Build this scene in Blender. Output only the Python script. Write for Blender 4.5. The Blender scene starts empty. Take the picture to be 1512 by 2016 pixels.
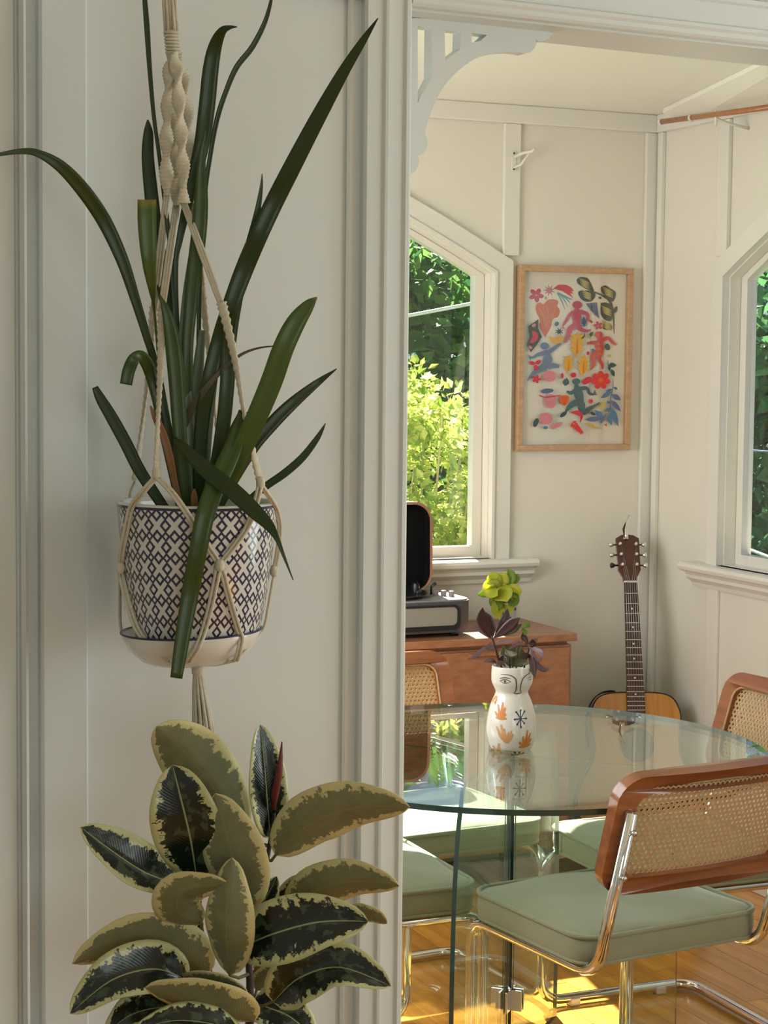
import bpy, bmesh, math, random
from mathutils import Vector, Matrix
from mathutils.geometry import tessellate_polygon

random.seed(7)
scene = bpy.context.scene
col = scene.collection
V = Vector

# ------------------------------------------------------------------ camera
FPX, CX, CY = 3750.0, 756.0, 1008.0
CAMZ = 1.6
pitch = math.atan(288.0 / 3750.0)
roll = 0.010
fwd = V((0, math.cos(pitch), -math.sin(pitch)))
rt0 = V((1, 0, 0))
up0 = V((0, math.sin(pitch), math.cos(pitch)))
RT = (rt0 + roll * up0).normalized()
UP = (up0 - roll * rt0).normalized()
cam_d = bpy.data.cameras.new('camera')
cam = bpy.data.objects.new('camera', cam_d)
col.objects.link(cam)
cam_d.sensor_fit = 'HORIZONTAL'
cam_d.sensor_width = 36.0
cam_d.lens = 36.0 * FPX / 1512.0
cam_d.clip_start = 0.05
cam_d.clip_end = 300
cm = Matrix.Identity(4)
for i in range(3):
    cm[i][0], cm[i][1], cm[i][2] = RT[i], UP[i], -fwd[i]
cm[2][3] = CAMZ
cam.matrix_world = cm
scene.camera = cam

# ------------------------------------------------------------------ world, sun, daylight, exposure
SUN_EL, SUN_AZ = math.radians(44), math.radians(-12)     # sun stands beyond the back window
w = bpy.data.worlds.new('world')
scene.world = w
w.use_nodes = True
nt = w.node_tree
nt.nodes.clear()
bg = nt.nodes.new('ShaderNodeBackground')
sky = nt.nodes.new('ShaderNodeTexSky')
sky.sky_type = 'HOSEK_WILKIE'
sky.sun_direction = (math.sin(SUN_AZ) * math.cos(SUN_EL), math.cos(SUN_AZ) * math.cos(SUN_EL), math.sin(SUN_EL))
sky.turbidity = 2.6
sky.ground_albedo = 0.35
wo = nt.nodes.new('ShaderNodeOutputWorld')
nt.links.new(sky.outputs[0], bg.inputs[0])
bg.inputs[1].default_value = 2.0
nt.links.new(bg.outputs[0], wo.inputs[0])

sl = bpy.data.lights.new('sun', 'SUN')
sl.energy = 30.0
sl.color = (1.0, 0.92, 0.78)
sl.angle = math.radians(0.6)
so = bpy.data.objects.new('sun', sl)
col.objects.link(so)
so.rotation_euler = (-V(sky.sun_direction)).to_track_quat('-Z', 'Y').to_euler()
so.location = (0, 12, 12)

scene.view_settings.view_transform = 'Standard'
scene.view_settings.look = 'None'
scene.view_settings.exposure = 0.2
scene.view_settings.gamma = 1.0
scene.view_settings.use_curve_mapping = False

cy = scene.cycles
cy.max_bounces, cy.diffuse_bounces, cy.glossy_bounces, cy.transmission_bounces = 6, 3, 4, 3
cy.transparent_max_bounces = 12
cy.sample_clamp_indirect = 8.0
cy.caustics_reflective = cy.caustics_refractive = False

# daylight entering by windows (the openings are built further down)
def daylight(name, loc, to, sx, sy, power, color):
    l = bpy.data.lights.new(name, 'AREA')
    l.shape = 'RECTANGLE'
    l.size, l.size_y = sx, sy
    l.energy = power
    l.color = color
    o = bpy.data.objects.new(name, l)
    col.objects.link(o)
    o.location = loc
    o.rotation_euler = (V(to) - V(loc)).to_track_quat('-Z', 'Z').to_euler()
    return o

# ------------------------------------------------------------------ frames of reference
def ray(px, py):
    return fwd + RT * ((px - CX) / FPX) + UP * ((CY - py) / FPX)
CAMP = V((0, 0, CAMZ))
def W(px, py, D):                       # point seen at a pixel of the photograph, D metres ahead
    r = ray(px, py)
    return CAMP + r * (D / r.y)
def WZ(px, py, z):
    r = ray(px, py)
    return CAMP + r * ((z - CAMZ) / r.z)

AR = math.radians(23.5)
RA = V((math.cos(AR), math.sin(AR), 0))
RB = V((-math.sin(AR), math.cos(AR), 0))
CORNER = V((0.893, 6.36, 0))
def RM(u, v, z):                        # dining room: u left of the corner, v out from the back wall
    return CORNER - RA * u - RB * v + V((0, 0, z))
def to_rm(p):
    d = V(p) - CORNER
    return (-d.dot(RA), -d.dot(RB), p[2])
AP = math.radians(28.0)
PP = V((math.cos(AP), math.sin(AP), 0))
PN = V((math.sin(AP), -math.cos(AP), 0))
Q0 = V((-0.244, 2.5, 0))
def PA(t, d, z):                        # partition: t along it, d towards the camera
    return Q0 + PP * t + PN * d + V((0, 0, z))
def pix_par(px, py, d):
    r = ray(px, py)
    o = Q0 + PN * d
    k = (o - CAMP).dot(PN) / r.dot(PN)
    p = CAMP + r * k
    return ((p - Q0).dot(PP), p.z)
def pix_back(px, py, v=0.0):            # (u, z) on a plane v in front of the back wall
    r = ray(px, py)
    o = CORNER - RB * v
    k = (o - CAMP).dot(RB) / r.dot(RB)
    p = CAMP + r * k
    q = to_rm(p)
    return (q[0], q[2])
def pix_right(px, py, u=0.0):
    r = ray(px, py)
    o = CORNER - RA * u
    k = (o - CAMP).dot(RA) / r.dot(RA)
    q = to_rm(CAMP + r * k)
    return (q[1], q[2])

# daylight lamps stand in the openings of the unseen windows
LIGHTS = dict(front=27, rear=15, left=39)
fr_c = PA(2.36, 1.35, 1.45)
daylight('daylight_front_window', fr_c, PA(0, 1.0, 1.35), 1.5, 1.5, LIGHTS['front'], (0.92, 1.0, 0.99))
rr_c = PA(-0.6, 3.96, 1.5)
daylight('daylight_rear_window', rr_c, PA(-0.6, 0, 1.4), 1.6, 1.3, LIGHTS['rear'], (0.94, 1.0, 0.95))
lf_c = RM(2.86, 1.35, 1.5)
daylight('daylight_side_window', lf_c, RM(0, 1.35, 1.45), 1.7, 1.2, LIGHTS['left'], (0.97, 0.98, 0.95))

# ------------------------------------------------------------------ materials
def s2l(c):
    c = c / 255.0
    return c / 12.92 if c <= 0.04045 else ((c + 0.055) / 1.055) ** 2.4
def S(r, g, b):
    return (s2l(r), s2l(g), s2l(b), 1.0)
def newmat(name):
    m = bpy.data.materials.new(name)
    m.use_nodes = True
    t = m.node_tree
    return m, t, t.nodes['Principled BSDF']
def mixrgb(t, a, b, fac, blend='MIX'):
    n = t.nodes.new('ShaderNodeMix')
    n.data_type = 'RGBA'
    n.blend_type = blend
    for sock, val in ((n.inputs[6], a), (n.inputs[7], b), (n.inputs[0], fac)):
        if hasattr(val, 'links'):
            t.links.new(val, sock)
        else:
            sock.default_value = val
    return n.outputs[2]
def mth(t, op, a, b=None, c=None):
    n = t.nodes.new('ShaderNodeMath')
    n.operation = op
    for k, val in enumerate((a, b, c)):
        if val is None:
            continue
        if hasattr(val, 'links'):
            t.links.new(val, n.inputs[k])
        else:
            n.inputs[k].default_value = val
    return n.outputs[0]
def noise(t, scale, detail=3, vec=None, rough=0.5):
    n = t.nodes.new('ShaderNodeTexNoise')
    n.inputs['Scale'].default_value = scale
    n.inputs['Detail'].default_value = detail
    n.inputs['Roughness'].default_value = rough
    if vec is not None:
        t.links.new(vec, n.inputs['Vector'])
    return n.outputs['Fac']
def coord(t, kind='Object', scale=None):
    n = t.nodes.new('ShaderNodeTexCoord')
    o = n.outputs[kind]
    if scale:
        mp = t.nodes.new('ShaderNodeMapping')
        mp.inputs['Scale'].default_value = scale
        t.links.new(o, mp.inputs['Vector'])
        o = mp.outputs['Vector']
    return o
def bump(t, p, h, strength, dist=0.002):
    b = t.nodes.new('ShaderNodeBump')
    b.inputs['Strength'].default_value = strength
    b.inputs['Distance'].default_value = dist
    t.links.new(h, b.inputs['Height'])
    t.links.new(b.outputs[0], p.inputs['Normal'])
def MAT(name, c, rough=0.5, metal=0.0, var=0.08, vscale=12, bmp=0.0, bscale=80, scale=None, spec=0.5, coat=0.0, sheen=0.0):
    m, t, p = newmat(name)
    vec = coord(t, 'Object', scale)
    f = noise(t, vscale, 4, vec)
    dark = (c[0] * (1 - var), c[1] * (1 - var), c[2] * (1 - var), 1)
    lite = tuple(min(1, x * (1 + var)) for x in c[:3]) + (1,)
    t.links.new(mixrgb(t, dark, lite, f), p.inputs['Base Color'])
    p.inputs['Roughness'].default_value = rough
    p.inputs['Metallic'].default_value = metal
    p.inputs['Specular IOR Level'].default_value = spec
    p.inputs['Coat Weight'].default_value = coat
    p.inputs['Coat Roughness'].default_value = 0.12
    p.inputs['Sheen Weight'].default_value = sheen
    if bmp:
        bump(t, p, noise(t, bscale, 4, vec), bmp)
    return m
def WOOD(name, c1, c2, rough=0.35, scale=(3, 40, 40), coat=0.2, rnd=0.0):
    m, t, p = newmat(name)
    vec = coord(t, 'Object', scale)
    f = noise(t, 1.6, 6, vec, 0.6)
    r = t.nodes.new('ShaderNodeValToRGB')
    r.color_ramp.elements[0].position, r.color_ramp.elements[1].position = 0.3, 0.72
    r.color_ramp.elements[0].color, r.color_ramp.elements[1].color = c1, c2
    t.links.new(f, r.inputs[0])
    out = r.outputs[0]
    if rnd:
        oi = t.nodes.new('ShaderNodeObjectInfo')
        hs = t.nodes.new('ShaderNodeHueSaturation')
        t.links.new(mth(t, 'MULTIPLY_ADD', oi.outputs['Random'], rnd, 1 - rnd / 2), hs.inputs['Value'])
        t.links.new(out, hs.inputs['Color'])
        out = hs.outputs[0]
    t.links.new(out, p.inputs['Base Color'])
    p.inputs['Roughness'].default_value = rough
    p.inputs['Coat Weight'].default_value = coat
    p.inputs['Coat Roughness'].default_value = 0.1
    bump(t, p, f, 0.08)
    return m
def GLASS(name, tint, f0=0.04, gloss=1.0):
    m = bpy.data.materials.new(name)
    m.use_nodes = True
    t = m.node_tree
    t.nodes.clear()
    lw = t.nodes.new('ShaderNodeLayerWeight')
    lw.inputs[0].default_value = 0.5
    p5 = mth(t, 'POWER', lw.outputs['Facing'], 5.0)
    # a waviness of a per cent in the reflectance keeps the pane from being mathematically even
    wv = mth(t, 'MULTIPLY', noise(t, 4.0, 2, coord(t)), 0.01)
    fr = mth(t, 'ADD', mth(t, 'MULTIPLY_ADD', p5, (1 - f0) * gloss, f0), wv)
    tr = t.nodes.new('ShaderNodeBsdfTransparent')
    tr.inputs[0].default_value = tint
    gl = t.nodes.new('ShaderNodeBsdfGlossy')
    gl.inputs['Roughness'].default_value = 0.0
    gl.inputs[0].default_value = (0.95, 1, 0.98, 1)
    mx = t.nodes.new('ShaderNodeMixShader')
    t.links.new(fr, mx.inputs[0])
    t.links.new(tr.outputs[0], mx.inputs[1])
    t.links.new(gl.outputs[0], mx.inputs[2])
    o = t.nodes.new('ShaderNodeOutputMaterial')
    t.links.new(mx.outputs[0], o.inputs[0])
    return m

PAINT = MAT('cream_paint', (0.80, 0.76, 0.67, 1), 0.42, var=0.03, vscale=3, bmp=0.12, bscale=30)
PAINTG = MAT('gloss_trim_paint', (0.80, 0.77, 0.70, 1), 0.24, var=0.03, vscale=5, bmp=0.15, bscale=25)
PAINTF = MAT('warm_white_partition_paint', (0.69, 0.72, 0.69, 1), 0.30, var=0.035, vscale=2.5, bmp=0.14, bscale=18)
PAINTC = MAT('ceiling_paint', (0.90, 0.88, 0.79, 1), 0.5, var=0.02, vscale=3)
FLOORW = WOOD('orange_floorboard', (0.52, 0.19, 0.025, 1), (0.86, 0.41, 0.07, 1), 0.2, (1.5, 14, 14), 0.35, 0.45)
SUBFLOOR = MAT('subfloor', (0.10, 0.05, 0.02, 1), 0.8)
CHROME = MAT('chrome', (0.82, 0.82, 0.82, 1), 0.06, 1.0, var=0.02)
STEEL = MAT('brushed_steel', (0.62, 0.62, 0.62, 1), 0.25, 1.0, var=0.05)
BLACK = MAT('black_plastic', (0.012, 0.012, 0.014, 1), 0.35, var=0.2)
WHITEP = MAT('white_plastic', (0.75, 0.75, 0.73, 1), 0.4)
GREENV = MAT('sage_green_velvet', (0.285, 0.285, 0.170, 1), 0.8, var=0.16, vscale=9, bmp=0.2, bscale=300, sheen=0.45)
CHAIRW = WOOD('honey_beech', (0.21, 0.058, 0.013, 1), (0.38, 0.125, 0.036, 1), 0.28, (3, 30, 30), 0.5)
CANE = MAT('woven_cane', (0.50, 0.32, 0.15, 1), 0.5, var=0.25, vscale=120)
TEAK = WOOD('teak_veneer', (0.30, 0.125, 0.06, 1), (0.46, 0.22, 0.115, 1), 0.38, (2, 30, 30), 0.2)
OAK = WOOD('pale_oak', (0.46, 0.27, 0.15, 1), (0.60, 0.38, 0.22, 1), 0.45, (6, 60, 60), 0.1)
CORD = MAT('cotton_cord', (0.66, 0.59, 0.45, 1), 0.9, var=0.15, vscale=150, bmp=0.5, bscale=400)
COPPER = WOOD('copper_brown_rod', (0.36, 0.13, 0.05, 1), (0.50, 0.22, 0.10, 1), 0.3, (40, 40, 5))
SOIL = MAT('potting_soil', (0.03, 0.02, 0.012, 1), 0.95, var=0.5, vscale=60, bmp=0.8)
CERAM = MAT('white_glaze', (0.74, 0.72, 0.66, 1), 0.16, var=0.04, coat=0.4)
NAVY = MAT('navy_glaze', (0.012, 0.012, 0.06, 1), 0.2)
BRONZE = MAT('dark_bronze', (0.05, 0.035, 0.02, 1), 0.35, 0.6)
TGLASS = GLASS('clear_table_glass', (0.93, 0.985, 0.96, 1), 0.045)
TEDGE = MAT('bottle_green_glass_edge', (0.010, 0.055, 0.05, 1), 0.08, var=0.3, vscale=6, spec=0.8, coat=0.5)
WGLASS = GLASS('window_glass', (0.98, 0.99, 0.985, 1), 0.03)
PGLASS = GLASS('picture_glass', (0.99, 0.99, 0.99, 1), 0.05)

# ------------------------------------------------------------------ mesh helpers
def wm(o):
    m = o.matrix_basis.copy()
    p = o.parent
    while p:
        m = p.matrix_basis @ m
        p = p.parent
    return m
def mesh_obj(name, verts, faces, mats, parent=None, smooth=False, uvs=None, midx=None, local=False):
    me = bpy.data.meshes.new(name)
    if parent is not None and not local:
        inv = wm(parent).inverted()
        verts = [inv @ V(v) for v in verts]
    me.from_pydata([tuple(v) for v in verts], [], faces)
    if not isinstance(mats, (list, tuple)):
        mats = [mats]
    for m in mats:
        me.materials.append(m)
    if midx:
        me.polygons.foreach_set('material_index', midx)
    if uvs:
        ul = me.uv_layers.new(name='UVMap')
        k = 0
        for f, fu in zip(faces, uvs):
            for c in fu:
                ul.data[k].uv = c
                k += 1
    if smooth:
        me.polygons.foreach_set('use_smooth', [True] * len(me.polygons))
    me.update()
    o = bpy.data.objects.new(name, me)
    col.objects.link(o)
    o.parent = parent
    return o
def recalc(o):
    bm = bmesh.new()
    bm.from_mesh(o.data)
    bmesh.ops.recalc_face_normals(bm, faces=bm.faces)
    bm.to_mesh(o.data)
    bm.free()
    return o
def bevel(o, w, seg=2, ang=35):
    bm = bmesh.new()
    bm.from_mesh(o.data)
    bmesh.ops.recalc_face_normals(bm, faces=bm.faces)
    ed = [e for e in bm.edges if len(e.link_faces) == 2 and e.calc_face_angle(0) > math.radians(ang)]
    bmesh.ops.bevel(bm, geom=ed, offset=w, segments=seg, affect='EDGES', profile=0.5, clamp_overlap=True)
    bm.to_mesh(o.data)
    bm.free()
    return o
def shade_auto(o, ang=40):
    bm = bmesh.new()
    bm.from_mesh(o.data)
    for f in bm.faces:
        f.smooth = True
    for e in bm.edges:
        if len(e.link_faces) == 2 and e.calc_face_angle(0) > math.radians(ang):
            e.smooth = False
    bm.to_mesh(o.data)
    bm.free()
    return o
class MB:
    def __init__(s):
        s.v, s.f, s.m = [], [], []
    def add(s, verts, faces, mi=0):
        b = len(s.v)
        s.v += [V(v) for v in verts]
        s.f += [[i + b for i in f] for f in faces]
        s.m += [mi] * len(faces)
        return s
    def box(s, a, b, fr=None, mi=0):
        fr = fr or (lambda x, y, z: V((x, y, z)))
        c = [fr(x, y, z) for x in (a[0], b[0]) for y in (a[1], b[1]) for z in (a[2], b[2])]
        return s.add(c, [[0, 1, 3, 2], [4, 6, 7, 5], [0, 4, 5, 1], [2, 3, 7, 6], [0, 2, 6, 4], [1, 5, 7, 3]], mi)
    def tube(s, pts, r, seg=10, closed=False, mi=0, caps=True, flat=None):
        pts = [V(p) for p in pts]
        n = len(pts)
        rs = r if isinstance(r, (list, tuple)) else [r] * n
        T = []
        for i in range(n):
            if closed:
                d = pts[(i + 1) % n] - pts[i - 1]
            else:
                d = pts[min(i + 1, n - 1)] - pts[max(i - 1, 0)]
            T.append(d.normalized() if d.length > 1e-9 else V((0, 0, 1)))
        h = V((0, 0, 1)) if abs(T[0].z) < 0.9 else V((1, 0, 0))
        N = (h - T[0] * h.dot(T[0])).normalized()
        verts, faces = [], []
        for i in range(n):
            N = (N - T[i] * N.dot(T[i]))
            N = N.normalized() if N.length > 1e-9 else T[i].orthogonal().normalized()
            B = T[i].cross(N)
            for k in range(seg):
                a = 2 * math.pi * k / seg
                if flat:
                    ph = flat(i)
                    ca, sa = math.cos(a), 0.5 * math.sin(a)
                    x, y = ca * math.cos(ph) - sa * math.sin(ph), ca * math.sin(ph) + sa * math.cos(ph)
                else:
                    x, y = math.cos(a), math.sin(a)
                verts.append(pts[i] + (N * x + B * y) * rs[i])
        for i in range(n if closed else n - 1):
            j = (i + 1) % n
            for k in range(seg):
                l = (k + 1) % seg
                faces.append([i * seg + k, j * seg + k, j * seg + l, i * seg + l])
        if caps and not closed:
            faces.append(list(range(seg))[::-1] if False else [k for k in range(seg)])
            faces.append([(n - 1) * seg + k for k in range(seg)][::-1])
        return s.add(verts, faces, mi)
    def lathe(s, prof, fr, seg=32, mi=0, cap0=False, cap1=False):
        verts, faces = [], []
        for r, z in prof:
            for k in range(seg):
                a = 2 * math.pi * k / seg
                verts.append(fr(r * math.cos(a), r * math.sin(a), z))
        for i in range(len(prof) - 1):
            for k in range(seg):
                l = (k + 1) % seg
                faces.append([i * seg + k, i * seg + l, (i + 1) * seg + l, (i + 1) * seg + k])
        if cap0:
            faces.append([k for k in range(seg)][::-1])
        if cap1:
            faces.append([(len(prof) - 1) * seg + k for k in range(seg)])
        return s.add(verts, faces, mi)
    def prism(s, loops, fr, d0, d1, mi=0, smi=None):     # loops of (x, y): first the outline, then holes
        flat = [p for l in loops for p in l]
        tris = tessellate_polygon([[V((p[0], p[1], 0)) for p in l] for l in loops])
        n = len(flat)
        verts = [fr(p[0], p[1], d0) for p in flat] + [fr(p[0], p[1], d1) for p in flat]
        s.add(verts, [list(t) for t in tris] + [[i + n for i in reversed(t)] for t in tris], mi)
        faces, b = [], 0
        for l in loops:
            for i in range(len(l)):
                j = (i + 1) % len(l)
                faces.append([b + i, b + j, b + j + n, b + i + n])
            b += len(l)
        return s.add(verts, faces, mi if smi is None else smi)
    def build(s, name, mats, parent=None, smooth=False, local=False, fix=True, bev=0, auto=0):
        o = mesh_obj(name, s.v, s.f, mats, parent, smooth, None, s.m, local)
        if bev:
            bevel(o, bev)
        elif fix:
            recalc(o)
        if auto:
            shade_auto(o, auto)
        return o
def tag(o, label, cat=None, group=None, kind=None):
    o['label'] = label
    if cat:
        o['category'] = cat
    if group:
        o['group'] = group
    if kind:
        o['kind'] = kind
    return o
def struct(o, label=None):
    o['kind'] = 'structure'
    if label:
        o['label'] = label
    return o
def empty(name, loc, rz=0, label=None, cat=None, group=None):
    o = bpy.data.objects.new(name, None)
    col.objects.link(o)
    o.location = loc
    o.rotation_euler = (0, 0, rz)
    o.empty_display_size = 0.05
    o.matrix_basis = Matrix.Translation(V(loc)) @ Matrix.Rotation(rz, 4, 'Z')
    if label:
        tag(o, label, cat, group)
    return o
def copy_tree(o, parent=None):
    c = o.copy()
    col.objects.link(c)
    c.parent = parent
    for ch in list(o.children):
        copy_tree(ch, c)
    return c
def spline(pts, n=8):                  # Catmull-Rom through tuples of any length
    out = []
    m = len(pts)
    for i in range(m - 1):
        p0, p1, p2, p3 = pts[max(i - 1, 0)], pts[i], pts[i + 1], pts[min(i + 2, m - 1)]
        for k in range(n):
            t = k / n
            out.append(tuple(0.5 * ((2 * b) + (-a + c) * t + (2 * a - 5 * b + 4 * c - d) * t * t + (-a + 3 * b - 3 * c + d) * t ** 3)
                             for a, b, c, d in zip(p0, p1, p2, p3)))
    out.append(tuple(pts[-1]))
    return out
def fillet(pts, rad, n=6, closed=False):
    pts = [V(p) for p in pts]
    out = []
    m = len(pts)
    for i, p in enumerate(pts):
        if not closed and i in (0, m - 1):
            out.append(p)
            continue
        a, b = pts[i - 1], pts[(i + 1) % m]
        da, db = (a - p), (b - p)
        r = min(rad, da.length * 0.49, db.length * 0.49)
        s0, s1 = p + da.normalized() * r, p + db.normalized() * r
        for k in range(n + 1):
            t = k / n
            out.append(s0 * (1 - t) ** 2 + p * 2 * t * (1 - t) + s1 * t * t)
    return out
def rrect(x0, x1, y0, y1, r, n=6):
    out = []
    for cx_, cy_, a0 in ((x1 - r, y1 - r, 0), (x0 + r, y1 - r, 90), (x0 + r, y0 + r, 180), (x1 - r, y0 + r, 270)):
        for k in range(n + 1):
            a = math.radians(a0 + 90 * k / n)
            out.append((cx_ + r * math.cos(a), cy_ + r * math.sin(a)))
    return out
# ================================================================== the setting
CEIL, HEAD = 2.43, 2.087
fr_back = lambda x, y, d: RM(x, d, y)
fr_right = lambda x, y, d: RM(d, x, y)
fr_par = lambda x, y, d: PA(x, d, y)

def arch(x0, x1, z0, zs, rise, n=8, grow=0.0, bottom=None):
    """shallow pointed arch: two gently bowed slopes meeting over straight jambs"""
    hw = (x1 - x0) / 2
    half = []
    for k in range(n + 1):
        a = k / n
        half.append((x1 - hw * a, zs + rise * (1.12 * a - 0.12 * a * a)))
    pts = half + [(x0 + x1 - x, z) for x, z in reversed(half[:-1])]
    zb = z0 if bottom is None else bottom
    line = [(x1, zb)] + pts + [(x0, zb)]
    if not grow:
        return line
    out = []
    for i, p in enumerate(line):
        def nrm(a, b):
            dx, dz = b[0] - a[0], b[1] - a[1]
            l = math.hypot(dx, dz)
            return (dz / l, -dx / l)
        n0 = nrm(line[i - 1], p) if i else nrm(p, line[1])
        n1 = nrm(p, line[i + 1]) if i < len(line) - 1 else n0
        mx_, mz_ = n0[0] + n1[0], n0[1] + n1[1]
        k = 2.0 / (mx_ * mx_ + mz_ * mz_)
        out.append((p[0] + mx_ * k * grow, p[1] + mz_ * k * grow))
    return out

# floors
dining = [to_rm(PA(-1.2, -0.06, 0))[:2], to_rm(PA(2.75, -0.06, 0))[:2]]
dl = [(0, 0), (2.8, 0), (2.8, dining[0][1] + 0.0), (0, dining[1][1])]
vL = 3.05
vR = to_rm(PA(2.59, -0.06, 0))[1]
dpoly = [(-0.1, -0.1), (2.9, -0.1), (2.9, vL), (-0.1, vR)]
fl = MB().prism([dpoly], lambda x, y, d: RM(x, y, d), -0.06, -0.02).build('floor', SUBFLOOR)
struct(fl, 'varnished orange timber floorboards of the sunny dining room')
rng = random.Random(3)
plank_mesh = {}
seqs = [[1.2, 0.9, 0.9], [0.6, 1.2, 1.2], [0.9, 1.2, 0.9], [0.6, 0.9, 0.9, 0.6], [0.9, 0.9, 1.2], [1.2, 1.2, 0.6]]
PWD = 0.088
for L in (0.6, 0.9, 1.2):
    o = MB().box((0.001, -PWD / 2 + 0.0007, -0.0195), (L - 0.001, PWD / 2 - 0.0007, 0)).build('plank', FLOORW)
    bevel(o, 0.0008, 1)
    plank_mesh[L] = o.data
    bpy.data.objects.remove(o)
inv_fl = wm(fl).inverted()
for i in range(31):
    u = 0.045 + i * PWD
    v = 0.012
    for L in seqs[rng.randrange(len(seqs))]:
        if v + L > vR - 0.02 + (vL - vR) * u / 2.8:
            L = 0.6 if v + 0.6 < vR else L
        o = bpy.data.objects.new('plank', plank_mesh[L])
        col.objects.link(o)
        o.parent = fl
        p = RM(u, v, 0)
        o.matrix_basis = Matrix.Translation(p) @ Matrix.Rotation(math.atan2(-RB.y, -RB.x), 4, 'Z')
        v += L
livp = [(-2.4, -0.06), (2.3, -0.06), (2.3, 4.0), (-2.4, 4.0)]
struct(MB().prism([livp], lambda x, y, d: PA(x, y, d), -0.06, 0).build('floor_living', FLOORW), 'timber floor of the front room')

# ceilings
ce = struct(MB().prism([dpoly], lambda x, y, d: RM(x, y, d), CEIL, CEIL + 0.05).build('ceiling', PAINTC), 'cream painted dining room ceiling')
struct(MB().prism([livp], lambda x, y, d: PA(x, y, d), 2.65, 2.7).build('ceiling_living', PAINTC), 'front room ceiling')
# sloping board between the flat ceiling and the right wall
mb = MB()
q = [RM(0.085, 0.16, CEIL), RM(0.62, 2.0, CEIL), RM(0.0, 2.0, CEIL - 0.055), RM(0.0, 0.16, CEIL - 0.035)]
mb.add(q + [p + V((0, 0, -0.014)) for p in q], [[0, 1, 2, 3], [7, 6, 5, 4], [0, 4, 5, 1], [1, 5, 6, 2], [2, 6, 7, 3], [3, 7, 4, 0]])
mb.build('sloping_board', PAINTC, ce, bev=0.002)

# ---- back wall with its arched window
WB = dict(u0=0.612, u1=1.56, z0=0.985, zs=1.895, rise=0.235)
hole = arch(WB['u0'], WB['u1'], WB['z0'], WB['zs'], WB['rise'])
wb = MB().prism([[(-0.1, -0.05), (2.9, -0.05), (2.9, CEIL), (-0.1, CEIL)], hole], fr_back, -0.10, 0).build('wall_back', PAINT)
struct(wb, 'cream panelled back wall of the dining room with an arched window')
def bboard(u0, u1, z0, z1, th=0.016, m=PAINTG, name='batten', par=wb, fr=fr_back, b=0.003):
    return MB().box((u0, z0, 0), (u1, z1, th), fr).build(name, m, par, bev=b)
uA = pix_back(1020, 400)[0]
uB = pix_back(988, 400)[0]
bboard(uA, uB, 1.955, 2.372)
bboard(0.0, 0.052, 0.13, 2.372)
bboard(1.60, 1.66, 2.0, 2.372)
bboard(2.2, 2.25, 0.13, 2.372)
bboard(uA - 0.002, uB, 0.13, 0.93)
MB().box((0, 2.372, 0), (2.8, CEIL, 0.022), fr_back).build('cornice', PAINTG, wb, bev=0.004)
struct(MB().box((0.018, 0, 0), (2.8, 0.14, 0.018), fr_back).build('baseboard_back', PAINTG, None, bev=0.004), 'skirting board along the back wall')

# ---- right wall with its arched window
v0 = pix_right(1430, 900)[0]
WR = dict(u0=v0, u1=v0 + 0.95, z0=0.985, zs=1.885, rise=0.235)
hole = arch(WR['u0'], WR['u1'], WR['z0'], WR['zs'], WR['rise'])
wr = MB().prism([[(-0.1, -0.05), (2.75, -0.05), (2.75, CEIL), (-0.1, CEIL)], hole], fr_right, -0.10, 0).build('wall_right', PAINT)
struct(wr, 'cream panelled wall beside the picture, with its own arched window')
bboard(0.022, 0.05, 0.13, 2.372, par=wr, fr=fr_right)
va = pix_right(1440, 400)[0]
bboard(va - 0.06, va, 1.95, 2.372, par=wr, fr=fr_right)
vb = WR['u0'] - 0.075
bboard(vb, vb + 0.06, 0.13, 0.93, par=wr, fr=fr_right, th=0.012)
MB().box((0.022, 2.372, 0), (2.74, CEIL, 0.022), fr_right).build('cornice', PAINTG, wr, bev=0.004)
struct(MB().box((0.018, 0, 0), (2.74, 0.14, 0.018), fr_right).build('baseboard_right', PAINTG, None, bev=0.004), 'skirting board along the wall beside the guitar')

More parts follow.
